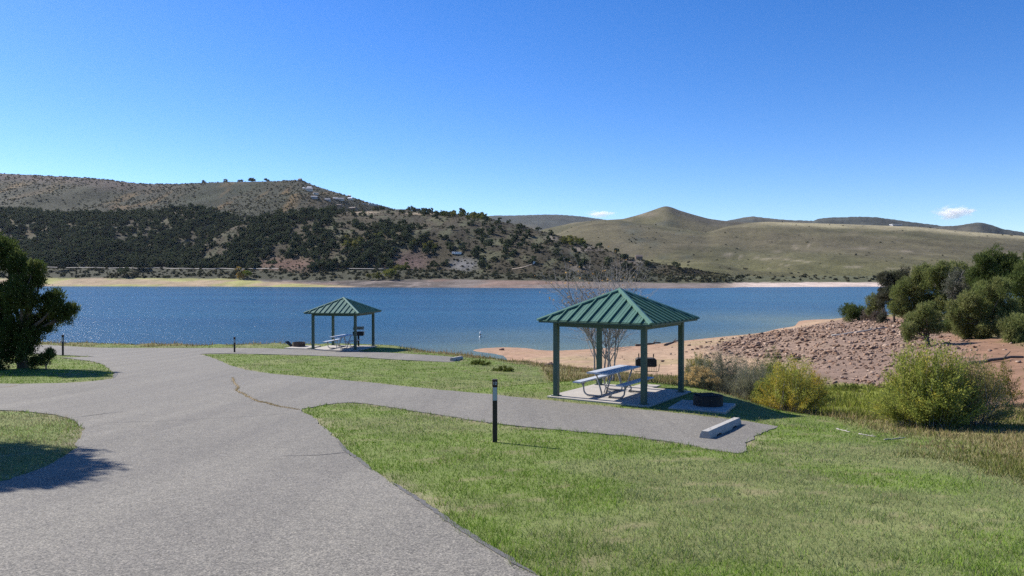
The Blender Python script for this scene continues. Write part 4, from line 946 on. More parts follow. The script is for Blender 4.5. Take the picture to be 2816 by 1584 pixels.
# ------------------------------------------------------------------ rocks on the point and the beach
def rock_mesh(seed):
    r2 = np.random.default_rng(seed); import bmesh
    bm = bmesh.new()
    for p in unit(r2.normal(size=(13, 3))) * (.75 + .35 * r2.random((13, 1))) * np.array([1, .72, .5]): bm.verts.new(p * .5)
    bmesh.ops.convex_hull(bm, input=bm.verts); bmesh.ops.triangulate(bm, faces=bm.faces)
    bm.verts.ensure_lookup_table(); loose = [v for v in bm.verts if not v.link_faces]
    bmesh.ops.delete(bm, geom=loose, context='VERTS'); bm.verts.index_update()
    V = np.array([v.co[:] for v in bm.verts]); F = np.array([[v.index for v in f.verts] for f in bm.faces]); bm.free()
    return V, F
RK = [rock_mesh(i) for i in range(10)]
RCOL = [(.26, .165, .11), (.31, .215, .155), (.20, .118, .078), (.36, .265, .20), (.14, .09, .065)]
rpx = rng.uniform(1790, 2640, 60000); rpy = rng.uniform(868, 1062, 60000)
# scatter evenly on the ground of the stony area
bb = np.array(ROCKY); n0 = 66000
rx = rng.uniform(bb[:, 0].min() - 4, bb[:, 0].max() + 6, n0); ry = rng.uniform(bb[:, 1].min() - 4, bb[:, 1].max() + 6, n0)
dk = segdist(rx, ry, ROCKY); dens = np.where(inpoly(rx, ry, ROCKY), 1.0, np.exp(-dk / 2.2) * .4) * np.clip(.25 + 1.6 * (fbm(rx * .12, ry * .12, 3) - .3), .08, 1)
dens *= np.clip((70 / ry) ** 1.2, .25, 2.0) * .75; dens *= (G(rx, ry) > .08)
k = rng.random(n0) < dens; rx, ry = rx[k], ry[k]; rs = .11 + .45 * rng.random(len(rx)) ** 4.4; rs *= np.clip(ry / 60, .8, 1.5)
vis = rs / ry; order = np.argsort(-vis)
rcl = [pal(1, RCOL) for _ in range(30)]; rme = [mk_mesh('rock', V, F, np.tile(rcl[a * 3 + b_], (len(V), 1))) for a, (V, F) in enumerate(RK) for b_ in range(3)]
rsh = ['dark brown' if c[0, 0] < .2 else 'pale pink' if c[0, 0] > .285 else 'reddish' for c in rcl]
for m in rme: m.materials.append(M_ROCK)
for i in order[:290]:
    ri = int(rng.integers(30)); o = bpy.data.objects.new('rock', rme[ri]); COL.objects.link(o); s = rs[i] * 1.12
    o.location = (rx[i], ry[i], float(G(rx[i], ry[i])) + s * .10); o.scale = (s, s * (.7 + .5 * rng.random()), s * (.7 + .5 * rng.random())); o.rotation_euler = (rng.normal() * .3, rng.normal() * .3, rng.random() * 6.28)
    qx = CX + F_PX * rx[i] / ry[i]; qy = HOR - F_PX * (o.location[2] - EYE) / ry[i]
    wh = ('near the sand beach' if qx < 2050 else 'in the gully below the willows' if qx > 2480 and qy > 960 else 'at the foot of the junipers' if qx > 2440 else 'at the bottom of the stony slope' if qy > 1000 else 'high on the stony slope by the water' if qy < 925 else 'midway up the stony slope')
    sz = 'large' if s > .58 else 'small' if s < .46 else 'middling'; sh_ = 'flat' if o.scale[2] < s * .92 else 'upright'
    tag(o, '%s %s %s rock %s' % (sz, sh_, rsh[ri], wh), 'rock', '%s %s %s rocks %s' % (sz, sh_, rsh[ri], wh))
def scatter(VF, P, s, colors, name, mat, label, tilt=.35, flat=None):
    parts = []
    for a in range(len(VF)):
        sel = np.arange(len(P))[a::len(VF)]; V, F = VF[a]; n = len(sel)
        if not n: continue
        ang = rng.random(n) * 6.283; c, sn = np.cos(ang), np.sin(ang); sc = s[sel][:, None] * (.75 + .5 * rng.random((n, 3)))
        W = V[None] * sc[:, None, :]; tx = rng.normal(size=n) * tilt
        W = np.stack([W[..., 0], W[..., 1] * np.cos(tx)[:, None] - W[..., 2] * np.sin(tx)[:, None], W[..., 1] * np.sin(tx)[:, None] + W[..., 2] * np.cos(tx)[:, None]], -1)
        W = np.stack([W[..., 0] * c[:, None] - W[..., 1] * sn[:, None], W[..., 0] * sn[:, None] + W[..., 1] * c[:, None], W[..., 2]], -1) + P[sel][:, None]
        cc = np.repeat(pal(n, colors, None, .15), len(V), 0); parts.append((W.reshape(-1, 3), (F[None] + (np.arange(n) * len(V))[:, None, None]).reshape(-1, F.shape[1]), cc))
    V, F, C = cat(parts); return tag(link(name, mk_mesh(name, V, F, C), mat), label, None, None, 'stuff')
rest = order[290:]; Pz = np.c_[rx[rest], ry[rest], G(rx[rest], ry[rest]) + rs[rest] * .08]
o = scatter(RK, Pz, rs[rest], RCOL, 'rock_scatter', M_ROCK, 'small broken pink sandstone rubble covering the stony point'); o['category'] = 'rubble'
for px, py, d, s, lab in ((2145, 985, 72, .75, 'dark boulder left of centre on the stony slope'), (2190, 990, 68, .8, 'large dark boulder low on the stony slope'), (2120, 945, 88, .7, 'dark boulder high on the stony slope'), (2110, 985, 73, .6, 'dark boulder at the left of the boulder group'),
                          (1380, 963, 93, .6, 'pinkish stone sitting at the water edge of the beach'), (1510, 1010, 71, .55, 'dark stone on the sand left of the near shelter'), (1516, 1000, 74, .4, 'smaller dark stone on the sand behind its neighbour'), (1822, 995, 75, .45, 'dark stone on the sand right of the grill')):
    g = ground_at(px, py); o = bpy.data.objects.new('boulder', RK and mk_mesh('boulder', *RK[int(px) % 10], np.tile([(.17, .115, .095)] if px != 1380 else [(.36, .22, .16)], (len(RK[int(px) % 10][0]), 1)))); COL.objects.link(o); o.data.materials.append(M_ROCK)
    o.location = (g[0], g[1], float(G(g[0], g[1])) + s * .18); o.scale = (s * 1.3, s, s * 1.3); tag(o, lab, 'boulder', 'boulders')
nb = 500; bx = rng.uniform(-8, 40, nb); by = rng.uniform(45, 110, nb); bz = G(bx, by); k = (bz > .02) & (bz < 1.9)
o = scatter(RK, np.c_[bx, by, bz + .02][k], .08 + .16 * rng.random(k.sum()) ** 2, [(.28, .18, .13), (.2, .13, .10)], 'beach_pebbles', M_ROCK, 'scattered small stones on the sand beach'); o['category'] = 'pebbles'

# logs, driftwood, sticks
def log(name, label, p, q, r, mat, s=1.0, lift=0.0):
    a = ground_at(*p); b = ground_at(*q); a[2] = float(G(a[0], a[1])) + r * .8; b[2] = float(G(b[0], b[1])) + r * .8 + lift
    c = (a + b) / 2; t = thing(name, label, 'log', tuple(c)); bb = MB(); n = 7
    P = [(a * (1 - i / (n - 1)) + b * i / (n - 1)) - c + rng.normal(size=3) * r * .35 for i in range(n)]
    for i, w in enumerate(P): w[2] = max(w[2], float(G(w[0] + c[0], w[1] + c[1])) - c[2] + r * .5)
    bb.tube(P, [r * (1 - .08 * i) for i in range(n)], 7); bb.build('stem', mat, t, smooth=True)
    st = MB(); m = P[4]; st.tube([m, m + np.array([r * 2.5, -r * 1.5, r * 3.5])], [r * .45, r * .2], 5); st.build('branch_stub', mat, t)
log('driftwood_log', 'long bleached driftwood log below the grove', (2290, 925), (2440, 903), .13, M_DEAD)
log('driftwood_log', 'dark thin log at the water edge right of the near shelter roof post', (1750, 952), (1815, 944), .16, M_BARK)
log('driftwood_log', 'dark log along the water edge between the right posts', (1826, 951), (1866, 938), .14, M_BARK)
log('driftwood_log', 'fallen grey trunk in the brush at right under the grove', (2640, 1010), (2810, 985), .14, M_BARK)
log('dry_stick', 'pale broken stick on the lawn, nearest the golden willow', (2300, 1180), (2338, 1190), .018, M_DEAD)
log('dry_stick', 'pale dry stick in the middle of three on the lawn', (2362, 1195), (2410, 1202), .016, M_DEAD)
log('dry_stick', 'pale dry stick nearest the big willow on the lawn', (2432, 1211), (2490, 1205), .016, M_DEAD)
# buoy on the lake
bp = unproj(1321, 927, dist_for(1321, 927, 0.0)); t = thing('marker_buoy', 'small white cylindrical buoy floating off the beach', 'buoy', tuple(bp))
MB().tube([(0, 0, -.25), (0, 0, .12)], .20, 12).build('float_collar', M_PLATE, t, smooth=True); MB().tube([(0, 0, .10), (0, 0, .72), (0, 0, .82)], [.12, .12, .07], 12).build('buoy_body', M_PAINT, t, smooth=True); MB().tube([(0, 0, .36), (0, 0, .46)], .125, 12).build('band', M_RUST, t)

# ------------------------------------------------------------------ woods on the far hills
def far_tree(seed, w, h, nl, cols, size):
    r2 = np.random.default_rng(seed); parts = []
    n = nl; u = unit(r2.normal(size=(n, 3))); u[:, 2] = np.abs(u[:, 2]) * 1.0 - .25
    lob = r2.normal(size=(5, 3)) * np.array([.28, .28, .22]); k = r2.integers(0, 5, n)
    c = (lob[k] + u * (.30 + .22 * r2.random((n, 1)))) * np.array([w, w, h]) + np.array([0, 0, h * .48])
    s = size * (.7 + .8 * r2.random((n, 1))); a = unit(r2.normal(size=(n, 3)) + u * .3); b = unit(np.cross(a, u + r2.normal(size=(n, 3)) * .5))
    V = np.stack([c + a * s, c - a * s * .6 + b * s * .8, c - a * s * .5 - b * s * .8], 1).reshape(-1, 3); F = np.arange(3 * n).reshape(-1, 3)
    return V, F
FT = [far_tree(40 + i, 1.0, (.95, 1.1, .85, 1.0)[i % 4], 58, None, .262) for i in range(6)]
FTL = [far_tree(70 + i, 1.0, .7, 20, None, .38) for i in range(6)]
DARK = [(.040, .052, .028), (.055, .068, .034), (.075, .082, .042)]
def on_sheet(Vg, n, rowmax):
    m, k = Vg.shape[:2]; i = rng.integers(0, int(m * rowmax) - 1, n); j = rng.integers(0, k - 1, n); a = rng.random((n, 1)); b = rng.random((n, 1))
    P = (Vg[i, j] * (1 - a) + Vg[i, j + 1] * a) * (1 - b) + (Vg[i + 1, j] * (1 - a) + Vg[i + 1, j + 1] * a) * b
    px = CX + F_PX * P[:, 0] / P[:, 1]; py = HOR - F_PX * (P[:, 2] - EYE) / P[:, 1]
    return P, px, py
TP = []; TS = []
P, px, py = on_sheet(VB, 10500, .80)
n = fbm(P[:, 0] * .02, P[:, 1] * .012, 3); k = (py < 738) & (px < 760) & (px > -620) & (rng.random(len(P)) < np.clip(3.2 * (n - .16), .35, 1)) & (blob(px, py, 600, 727, 75, 14) < .3)
TP.append(P[k]); TS.append(4.5 + 3.8 * rng.random(k.sum()))
P, px, py = on_sheet(VC, 9500, .80)
n = fbm(P[:, 0] * .02 + 3, P[:, 1] * .012, 3)
dw = np.interp(px, [480, 900, 1050, 1200, 1350, 1500, 1700, 2000], [1.5, 1.5, 1.1, .5, .24, .11, .05, .03]); dw = dw * np.clip(2.4 * (n - .2), .1, 1.2)
dw *= np.where((py < 612) & (px > 950), .35, 1)
bare = np.maximum.reduce([blob(px, py, 790, 727, 95, 20), blob(px, py, 1130, 718, 62, 28), blob(px, py, 1272, 728, 44, 18), blob(px, py, 1255, 703, 40, 10)])
k = (py < 742) & (rng.random(len(P)) < dw * .62) & (bare < .35); TP.append(P[k]); TS.append(4.0 + 3.4 * rng.random(k.sum()))
TPa = np.concatenate(TP); TSa = np.concatenate(TS); so = np.argsort(-TSa / TPa[:, 1])
inside = np.abs(CX + F_PX * TPa[so, 0] / TPa[so, 1] - 1408) < 1400; so = np.r_[so[inside], so[~inside]]
fme = [mk_mesh('far_juniper', V, F, np.repeat(pal(len(F), DARK, None, .15), 3, 0)) for V, F in FT for _ in range(2)]
for m in fme: m.materials.append(M_NEEDLE)
for i in so[:295]:
    o = bpy.data.objects.new('hillside_juniper', fme[rng.integers(12)]); COL.objects.link(o); s = TSa[i]; o.location = TPa[i] - np.array([0, 0, .4]); o.scale = (s, s, s * (.8 + .4 * rng.random())); o.rotation_euler = (0, 0, rng.random() * 6.28)
    qx = CX + F_PX * TPa[i, 0] / TPa[i, 1]; qy = HOR - F_PX * (TPa[i, 2] - EYE) / TPa[i, 1]
    hl = 'left wooded hill' if i < len(TP[0]) else 'middle hill'
    wh = 'near the crest of the' if qy < 620 else 'low on the' if qy > 700 else 'halfway up the'
    hl += (' behind the left juniper' if qx < 215 else ' above the tan flat' if qx < 420 else ' left of the autumn trees' if qx < 600 else ' above the autumn trees' if qx < 760 else ' left of the far shelter peak' if qx < 940 else ' above the round willow' if qx < 1180 else ' around the camper' if qx < 1330 else ' right of the camper' if qx < 1500 else ' behind the near shelter'); sz = 'tall' if o.scale[2] > s * 1.08 else 'squat' if o.scale[2] < s * .92 else 'broad' if s > 7.3 else 'rounded'
    tag(o, '%s dark juniper %s %s' % (sz, wh, hl), 'juniper tree', '%s junipers %s %s' % (sz, wh, hl))
re = so[295:]; o = scatter(FT, TPa[re] - np.array([0, 0, .4]), TSa[re], DARK, 'hillside_woods', M_NEEDLE, 'dense dark juniper woods covering the far hills', 0.0); o['category'] = 'woods'
# yellow green oak thickets, shore brush, mountain scrub
def brush(Vg, n, rowmax, test, smin, smax, cols, name, label, cat_):
    P, px, py = on_sheet(Vg, n, rowmax); k = test(P, px, py); o = scatter(FTL if smax < 7 else FT, P[k] - np.array([0, 0, .3]), smin + (smax - smin) * rng.random(k.sum()) ** 1.5, cols, name, M_NEEDLE, label, 0.0); o['category'] = cat_
OAK = [(.10, .115, .03), (.13, .135, .035), (.155, .14, .04)]
brush(VC, 9000, .8, lambda P, x, y: (np.maximum.reduce([blob(x, y, 975, 672, 50, 14), blob(x, y, 1040, 655, 30, 8), blob(x, y, 1150, 680, 60, 12), blob(x, y, 1100, 740, 24, 10), blob(x, y, 1330, 600, 60, 8), blob(x, y, 1250, 592, 70, 5), blob(x, y, 1600, 668, 90, 6)]) > .35 + .5 * rng.random(len(x))), 3.5, 7, OAK, 'oak_thicket', 'yellow green oak thickets on the middle hill', 'thicket')
brush(VC, 10000, .8, lambda P, x, y: (x > 500) & (rng.random(len(x)) < .7), .9, 2.6, [(.070, .068, .042), (.095, .085, .052)], 'hillside_scrub', 'low grey brown scrub on the open half of the middle hill', 'scrub')
brush(Vs, 16000, .9, lambda P, x, y: (y < np.interp(x, [p[0] for p in BT], [p[1] for p in BT]) - 1.5) & (rng.random(len(x)) < np.where(x < 1700, .55, np.where(x < 2050, .5, .12))), 1.5, 4.0, [(.05, .055, .032), (.075, .075, .042), (.095, .085, .05)], 'shore_scrub', 'dark scrub along the far road embankment', 'scrub')
MS = [(.070, .072, .034), (.084, .082, .038), (.12, .085, .034), (.064, .060, .036)]
brush(VA, 36000, .78, lambda P, x, y: (rng.random(len(x)) < np.clip(3.0 * (fbm(P[:, 0] * .010, P[:, 1] * .0025, 3) - .26), 0.06, .55)) & (x > -620), 1.8, 4.6, MS, 'mountain_scrub', 'autumn oak scrub in patches over the mountain', 'scrub')
brush(VD, 8000, .78, lambda P, x, y: rng.random(len(x)) < np.clip(.05 + .8 * np.maximum.reduce([blob(x, y, 1755, 650, 55, 22), blob(x, y, 1800, 668, 26, 18), blob(x, y, 1868, 640, 24, 8), blob(x, y, 1820, 708, 26, 5)]), 0, .8), 1.2, 3.4, [(.085, .08, .05), (.11, .10, .06)], 'slope_sagebrush', 'sparse sagebrush dotted over the grassy slope', 'sagebrush')
for px, py, w, lab in ((563, 505, 10, 'dark tree first from the left on the mountain skyline'), (622, 504, 11, 'dark tree second from the left on the mountain skyline'), (664, 502, 9, 'small dark tree third from the left on the mountain skyline'), (693, 502, 14, 'widest dark tree on the mountain skyline'), (738, 501, 10, 'dark tree nearest the summit house on the mountain skyline')):
    q = VA[-19][np.argmin(np.abs(XA - px))]; q = VA.reshape(-1, 3)[np.argmin(np.abs(CX + F_PX * VA.reshape(-1, 3)[:, 0] / VA.reshape(-1, 3)[:, 1] - px) + np.abs(VA.reshape(-1, 3)[:, 1] - np.interp(px, [-700, 1400], [2900, 2500])) * .2)]
    s_ = w * q[1] / F_PX; t = thing('crest_tree', lab, 'tree', tuple(q), 0, 'trees on the mountain skyline'); V, F = far_tree(int(px), 1, .8, 160, None, .16)
    MB().tube([(0, 0, -2), (0, 0, s_ * .4)], [.4, .2], 6).build('trunk', M_BARK, t); link('crown', mk_mesh('crown', V * s_, F, np.repeat(pal(len(F), DARK), 3, 0)), M_NEEDLE, t)
def far_bush(label, px, py, d, wpx, cols):
    q = unproj(px, py, d); s = wpx * d / F_PX; V, F = far_tree(int(px), 1, 1.0, 260, None, .13)
    t = thing('shore_tree', label, 'tree', tuple(q), 0, 'trees by the far shore'); MB().tube([(0, 0, -.5), (0, 0, s * .5)], [.25, .12], 6).build('trunk', M_BARK, t)
    link('crown', mk_mesh('crown', V * s, F, np.repeat(pal(len(F), cols), 3, 0)), M_NEEDLE, t)
SDa = lambda x: float(np.interp(x, [p[0] for p in SD], [p[1] for p in SD]))
far_bush('orange autumn tree on the left far shore', 662, 761, SDa(662) + 66, 20, [(.28, .16, .04), (.22, .17, .04)])
far_bush('lime green tree beside the orange one on the far shore', 684, 761, SDa(684) + 66, 18, [(.16, .19, .03), (.20, .22, .04)])
far_bush('round yellow green willow on the far embankment', 1068, 764, SDa(1068) + 66, 26, [(.14, .15, .035), (.18, .18, .05)])
far_bush('small yellow green willow left of the round one on the far bank', 1036, 764, SDa(1036) + 66, 14, [(.15, .15, .04)])
far_bush('smallest yellow green willow far left of three on the far bank', 1014, 764, SDa(1014) + 66, 11, [(.15, .14, .04)])
far_bush('grey green willow on the left flat of the far shore', 340, 758, SDa(340) + 70, 24, [(.085, .10, .05)])
far_bush('dark tree on the road bank at the left far shore', 168, 742, SDa(168) + 110, 26, [(.04, .05, .03)])
far_bush('dark tree clump by the far road right of the left tree', 395, 745, SDa(395) + 110, 34, [(.035, .045, .028)])

# ------------------------------------------------------------------ houses on the mountain shoulder, camper, far road and tracks
def surf(Vg, px, py):
    """point of a hill sheet that shows at photo pixel (px,py)"""
    P = Vg.reshape(-1, 3); qx = CX + F_PX * P[:, 0] / P[:, 1]; qy = HOR - F_PX * (P[:, 2] - EYE) / P[:, 1]
    e = (qx - px) ** 2 + (qy - py) ** 2 * 2 + np.where(np.arange(len(P)) > len(P) * .8, 400, 0); return P[np.argmin(e)].copy()
def house(label, Vg, px, py, wpx, hpx, wm, rm, yaw=0.0, flat=False):
    q = surf(Vg, px, py); k = q[1] / F_PX; q[0] = (px - CX) * k; W, H, D = wpx * k, hpx * k, wpx * k * .7
    t = thing('hill_house', label, 'house', (q[0], q[1], q[2] - 1.5), yaw, 'houses on the mountain shoulder'); wh = H * .62 + 1.5
    MB().box((0, 0, wh / 2), (W, D, wh)).build('wall', M_WALL[wm], t)
    if flat: MB().box((0, 0, wh + H * .1), (W * 1.12, D * 1.12, H * .2)).build('roof', M_ROOF[rm], t)
    else:
        a, b = W * .56, D * .58; z0, z1 = wh, wh + H * .42
        MB().add([(-a, -b, z0), (a, -b, z0), (a, b, z0), (-a, b, z0), (-a * .9, 0, z1), (a * .9, 0, z1)], [(0, 1, 5, 4), (2, 3, 4, 5), (1, 2, 5), (3, 0, 4), (3, 2, 1, 0)]).build('roof', M_ROOF[rm], t)
    for i in range(3):
        MB().box(((i - 1) * W * .3, -D / 2 - .02, wh - H * .3), (W * .16, .12, H * .26)).build('window', M_GLASS, t)
HL = [('lookout house standing on the mountain summit', VA, 826, 500, 9, 8, 1, 1), ('pale house just below the summit', VA, 851, 526, 18, 9, 0, 0), ('blue roofed house near the skyline below the summit', VA, 852, 518, 12, 5, 2, 2), ('tiny white shed left of the pale house', VA, 836, 519, 5, 4, 0, 2),
 ('tan house below the pale house', VA, 869, 536, 14, 6, 0, 1), ('grey low house at the left of the middle cluster', VA, 865, 547, 17, 7, 2, 0), ('grey hip roofed house in the middle cluster', VA, 901, 552, 16, 7, 2, 0), ('steep white gabled house in the middle cluster', VA, 920, 542, 9, 8, 0, 2), ('low long white roofed house beside the steep gable', VA, 923, 547, 13, 4, 2, 2),
 ('grey house with white end at the right of the cluster', VA, 939, 553, 15, 7, 0, 0), ('white house on the skyline of the shoulder', VA, 961, 541, 9, 5, 0, 2), ('pale roofed house under the skyline of the shoulder', VA, 964, 549, 13, 6, 0, 2), ('long flat roofed house low on the shoulder', VA, 1026, 566, 22, 5, 2, 2), ('small white house left of the long flat roof', VA, 1002, 565, 8, 4, 0, 2),
 ('brown house on the lower terrace', VA, 933, 566, 14, 5, 1, 1), ('dark brown house at the foot of the shoulder', VA, 971, 578, 18, 8, 1, 1), ('small tan house far left on the lower terrace', VA, 881, 578, 10, 5, 0, 1), ('low pale house at the left end of the lower terrace', VA, 852, 577, 12, 4, 0, 2)]
for i, (lab, Vg, px, py, w, h, wm, rm) in enumerate(HL): house(lab, Vg, px, py, w, h, wm, rm, ((i * 37) % 50 - 25) / 60, flat='flat' in lab)
house('square dark house alone on the skyline of the middle hill', VC, 1147, 579, 17, 8, 1, 0, 0, True)
house('low house in the gap of the far right ridge', VD, 2462, 615, 24, 6, 2, 2, 0, True)
house('dark square cabin on the slope of the middle hill above the lake', VC, 1757, 707, 18, 11, 1, 1)
def camper(label, px, py, wpx):
    q = surf(VC, px, py); k = q[1] / F_PX; W = wpx * k; q[0] = (px - CX) * k; t = thing('camper_trailer', label, 'camper', (q[0], q[1], q[2] - .3))
    MB().box((0, 0, 2.0), (W, 3.0, 2.8), bev=.25).build('body', M_PAINT, t)
    for s in (-.3, .0, .3): MB().box((s * W, -1.52, 2.4), (W * .14, .06, .8)).build('window', M_GLASS, t)
    for s in (-.2, .12): MB().tube([(s * W, -1.4, .4), (s * W, -1.0, .4)], .45, 10).build('wheel', M_IRON, t)
camper('long white camper parked among trees on the middle hill', 1259, 699, 20)
camper('small white camper left of the long one on the hill', 1246, 700, 6)
camper('white vehicle by the dirt track above the shore', 1469, 726, 6)
def ribbon(name, Vg, pts, wpx, mat, lift, label):
    P = []
    X = []; Y = []
    for (x0, y0), (x1, y1) in zip(pts[:-1], pts[1:]):
        n = max(2, int(abs(x1 - x0) / 6)); X += list(np.linspace(x0, x1, n, False)); Y += list(np.linspace(y0, y1, n, False))
    V = []
    for x, y in zip(X, Y):
        a = surf(Vg, x, y); k = a[1] / F_PX; a[0] = (x - CX) * k; b = a.copy(); a[2] += lift; b[2] += lift + wpx * k * .55; s = 1 + wpx * k * .9 / a[1]; b[0] *= s; b[1] *= s; V += [a, b]
    V = np.array(V); V[0::2, 2] = smooth1(V[0::2, 2], 7); V[1::2, 2] = smooth1(V[1::2, 2], 7); V[0::2, 1] = smooth1(V[0::2, 1], 7); V[1::2, 1] = smooth1(V[1::2, 1], 7)
    F = np.array([(2 * i, 2 * i + 2, 2 * i + 3, 2 * i + 1) for i in range(len(X) - 1)])
    o = tag(link(name, mk_mesh(name, V, F), mat), kind='structure'); o['label'] = label
ribbon('far_road', Vs, [(-250, 738), (100, 738), (480, 742), (760, 743), (1080, 743)], 2.2, M_CONC, 1.6, 'pale road line along the far bank')
ribbon('dirt_track', VC, [(1408, 744), (1425, 739), (1445, 736), (1455, 731), (1475, 727)], 3.2, M_DIRT, .8, 'pale dirt track climbing from the far road')
ribbon('dirt_track', VC, [(1880, 768), (1900, 766), (1940, 762), (1960, 760)], 2.0, M_DIRT, .8, 'pale dirt track near the right end of the bank')

# ------------------------------------------------------------------ grass
def grass(name, label, n, y0, y1, xf, keep, hf, colf, wid, lean=.55, p=1.2, kind='stuff'):
    u = rng.random(n); a = y0 ** (1 - p); b = y1 ** (1 - p); y = (a + (b - a) * u) ** (1 / (1 - p)); x0, x1 = xf; x = x0(y) + (x1(y) - x0(y)) * rng.random(n)
    z = G(x, y); k = keep(x, y, z); x, y, z = x[k], y[k], z[k]; m = len(x)
    h = hf(x, y, z) * (.55 + .75 * rng.random(m)); d = unit(np.c_[rng.normal(size=(m, 2)) * lean, np.ones(m)])
    V, F, C = leaves(np.c_[x, y, z - .004], d, h, wid * np.maximum(1, y / 7.5), colf(x, y, z)); o = tag(link(name, mk_mesh(name, V, F, C), M_GRASS), label, None, None, kind); o['category'] = 'grass'
    return o
NOPAD = []
for (cx, cy, _), rot, ex in ((SH1, ROT1, (-hs1 - .2, hs1 + .35)), (SH2, ROT2, (-hs1 - .2, hs1 + .2))):
    NOPAD.append([(cx + math.cos(rot) * a - math.sin(rot) * b, cy + math.sin(rot) * a + math.cos(rot) * b) for a, b in ((ex[0], -hs1 - .22), (ex[1], -hs1 - .22), (ex[1], hs1 + .22), (ex[0], hs1 + .22))])
for cx, cy, rot, a0, a1, b0, b1 in ((5.35, 21.55, ROT1 + .12, -.95, .6, -.85, .7), (-13.6, 49.6, ROT2, -1, 1, -.8, .8)):
    NOPAD.append([(cx + math.cos(rot) * a - math.sin(rot) * b, cy + math.sin(rot) * a + math.cos(rot) * b) for a, b in ((a0, b0), (a1, b0), (a1, b1), (a0, b1))])
def off_hard(x, y):
    k = ~in_road(x, y) | (road_dist(x, y) < .05 * rng.random(np.shape(x)))
    for q in NOPAD: k &= ~inpoly(x, y, q)
    return k
L0 = lambda y: -.80 * y - 4; L1 = lambda y: .92 * y + 6
G1 = [(.165, .265, .032), (.215, .315, .045), (.125, .21, .03)]; G2 = [(.235, .275, .115), (.28, .305, .145), (.19, .24, .09)]; G3 = [(.33, .27, .13), (.40, .33, .18), (.26, .215, .11)]
def lawn_col(x, y, z):
    sand, rough, rk, rs_, md, tall, n, n2 = zones(x, y, z); m = len(x)
    edge = np.exp(-road_dist(x, y) / .9)
    dry = np.clip(sstep(.40, .60, n) * .75 + sstep(4, 12, x) * .28 - edge * .5 - sstep(3, 0, x) * .15 + .12 + .6 * ((x < -5.5) & (y < 21)), 0, 1); r = rng.random(m)
    c = pal(m, G1); c2 = pal(m, G2); c3 = pal(m, G3)
    c = np.where((r < dry)[:, None], c2, c); c = np.where((rng.random(m) < .05 + .12 * sstep(.5, .75, n2) + .55 * tall + .3 * ((x < -5.5) & (y < 21)))[:, None], c3, c)
    return c * (.72 + .56 * fbm(x * 4.2, y * 4.2, 3, 2))[:, None]
def lawn_keep(x, y, z):
    sand, rough, rk, rs_, md, tall, n, n2 = zones(x, y, z)
    patch = rng.random(len(x)) < 1 - .6 * sstep(.58, .74, fbm(x * 3.1 + 9, y * 3.1, 3, 1))
    return off_hard(x, y) & (sand < .3) & (rk < .3) & (rs_ < .4) & (tall < .75) & patch & (rng.random(len(x)) > .85 * np.exp(-road_dist(x, y) / .16) * sstep(.42, .6, fbm(x * 1.1 + 3, y * 1.1, 3, 3)))
grass('lawn_grass', 'short mown lawn of mixed green and dry blades', 720000, 4.0, 58, (L0, L1), lawn_keep, lambda x, y, z: .032 + .045 * fbm(x * 1.6, y * 1.6, 2, 3) ** 1.5 + .03 * sstep(.6, .75, fbm(x * 5, y * 5, 2, 1)) + .035 * np.exp(-road_dist(x, y) / .25), lawn_col, .0062)
def tall_keep(x, y, z):
    sand, rough, rk, rs_, md, tall, n, n2 = zones(x, y, z)
    return off_hard(x, y) & (sand < .6) & (rk < .5) & (rs_ < .75) & (tall > .25) & (rng.random(len(x)) < tall * (.35 + n))
def tall_col(x, y, z):
    sand, rough, rk, rs_, md, tall, n, n2 = zones(x, y, z); m = len(x); r = rng.random(m)
    c = pal(m, [(.30, .23, .12), (.25, .185, .085), (.20, .175, .07), (.34, .27, .15)]); gcol = pal(m, [(.12, .145, .035), (.16, .17, .045)]); mc = pal(m, [(.17, .20, .035), (.21, .225, .04)])
    c = np.where((r < .15 + .5 * sstep(.5, .62, n) + .45 * (x < 0) + .22 * ((x > 6.5) & (y < 22)))[:, None], gcol, c); return np.where((rng.random(m) < md * .9)[:, None], mc, c)
grass('rough_grass', 'unmown dry and green grass along the brink and gully', 400000, 9, 62, (L0, L1), tall_keep, lambda x, y, z: (.10 + .22 * fbm(x * .8, y * .8, 3, 1)) * np.where(x < 0, .55, np.where((x > 6.5) & (y < 22), .55, 1.0)), tall_col, .008, .4, 1.6)
# seed heads along the brink above the beach and lake
def brink_keep(x, y, z):
    zr = z - EYE; return off_hard(x, y) & (zr < -4.55) & (zr > -6.0) & (fbm(x * .45, y * .45, 3, 2) > .56) & (x < 6)
grass('seed_grass', 'tan seed head grasses on the brink against the water', 26000, 34, 62, (lambda y: -.62 * y, lambda y: .1 * y), brink_keep, lambda x, y, z: .12 + .3 * rng.random(len(x)) ** 2, lambda x, y, z: pal(len(x), [(.42, .30, .17), (.34, .22, .13), (.20, .18, .06)]), .006, .3, 1.1)
# weeds in the long crack
cp = np.array(gpoly(CRACKS[0][0])); m = 1100; i = rng.integers(0, len(cp) - 1, m); t_ = rng.random((m, 1)); q = cp[i] * (1 - t_) + cp[i + 1] * t_ + rng.normal(size=(m, 2)) * .035
V, F, C = leaves(np.c_[q, T(q[:, 0], q[:, 1]) + .015], unit(np.c_[rng.normal(size=(m, 2)) * .7, np.ones(m)]), .015 + .02 * rng.random(m), .016, pal(m, [(.30, .22, .09), (.22, .19, .07), (.36, .26, .12)]))
o = tag(link('crack_weeds', mk_mesh('crack_weeds', V, F, C), M_GRASS), 'dry weeds growing in the long asphalt crack', None, None, 'stuff'); o['category'] = 'weeds'

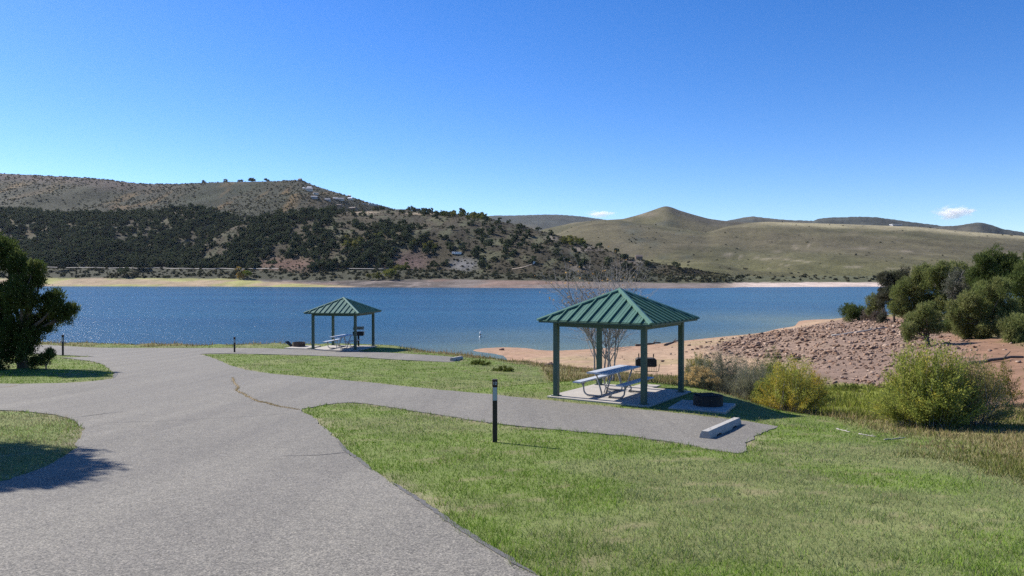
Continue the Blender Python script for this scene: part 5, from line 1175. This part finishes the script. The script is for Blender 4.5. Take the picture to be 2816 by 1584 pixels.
# ------------------------------------------------------------------ two small clouds far behind the hills
def cloud_mat():
    m = bpy.data.materials.new('cloud_vapour'); m.use_nodes = True; nt = m.node_tree; N = nt.nodes; N.clear()
    out = N.new('ShaderNodeOutputMaterial'); v = N.new('ShaderNodeVolumePrincipled'); v.inputs['Color'].default_value = (1, 1, 1, 1); v.inputs['Anisotropy'].default_value = .2
    tc = N.new('ShaderNodeTexCoord'); n = N.new('ShaderNodeTexNoise'); n.inputs['Scale'].default_value = 2.4; n.inputs['Detail'].default_value = 5
    nt.links.new(tc.outputs['Object'], n.inputs['Vector']); ln = N.new('ShaderNodeVectorMath'); ln.operation = 'LENGTH'; nt.links.new(tc.outputs['Object'], ln.inputs[0])
    a = N.new('ShaderNodeMath'); a.operation = 'MULTIPLY_ADD'; a.inputs[1].default_value = -1.0; a.inputs[2].default_value = -.42; nt.links.new(ln.outputs['Value'], a.inputs[0])
    b = N.new('ShaderNodeMath'); b.operation = 'MULTIPLY_ADD'; b.inputs[1].default_value = 2.2; nt.links.new(n.outputs[0], b.inputs[0]); nt.links.new(a.outputs[0], b.inputs[2])
    c = N.new('ShaderNodeMath'); c.operation = 'MULTIPLY'; c.use_clamp = False; c.inputs[1].default_value = .03; nt.links.new(b.outputs[0], c.inputs[0])
    d = N.new('ShaderNodeMath'); d.operation = 'MAXIMUM'; d.inputs[1].default_value = 0; nt.links.new(c.outputs[0], d.inputs[0]); nt.links.new(d.outputs[0], v.inputs['Density'])
    nt.links.new(v.outputs[0], out.inputs['Volume']); return m
M_CLOUD = cloud_mat()
def cloud(label, px, py, wpx, hpx, d=9000):
    q = unproj(px, py, d); k = d / F_PX; import bmesh; bm = bmesh.new(); bmesh.ops.create_icosphere(bm, subdivisions=3, radius=1.0); me = bpy.data.meshes.new('cloud'); bm.to_mesh(me); bm.free()
    o = link('cloud', me, M_CLOUD, None, tuple(q)); o.scale = (wpx * k * .75, wpx * k * .5, hpx * k * .75); tag(o, label, 'cloud', 'small white clouds')
cloud('small puffy white cloud above the right ridge', 2622, 584, 95, 32)
cloud('thin white wisp of cloud left of the pointed hill', 1650, 588, 70, 16)

# ------------------------------------------------------------------ thin autumn haze: one closed box of even air round camera and land
hm = bpy.data.materials.new('haze_air'); hm.use_nodes = True; hn = hm.node_tree.nodes; hn.clear()
ho = hn.new('ShaderNodeOutputMaterial'); hv = hn.new('ShaderNodeVolumePrincipled'); hv.inputs['Color'].default_value = (.80, .88, 1.0, 1); hv.inputs['Density'].default_value = .000012; hv.inputs['Anisotropy'].default_value = .3
hm.node_tree.links.new(hv.outputs[0], ho.inputs['Volume'])
hb = MB().box((0, 3000, 212), (14000, 7400, 460)).build('haze', hm); tag(hb, 'thin bluish haze between the camera and the hills', None, None, 'stuff'); hb['category'] = 'haze'
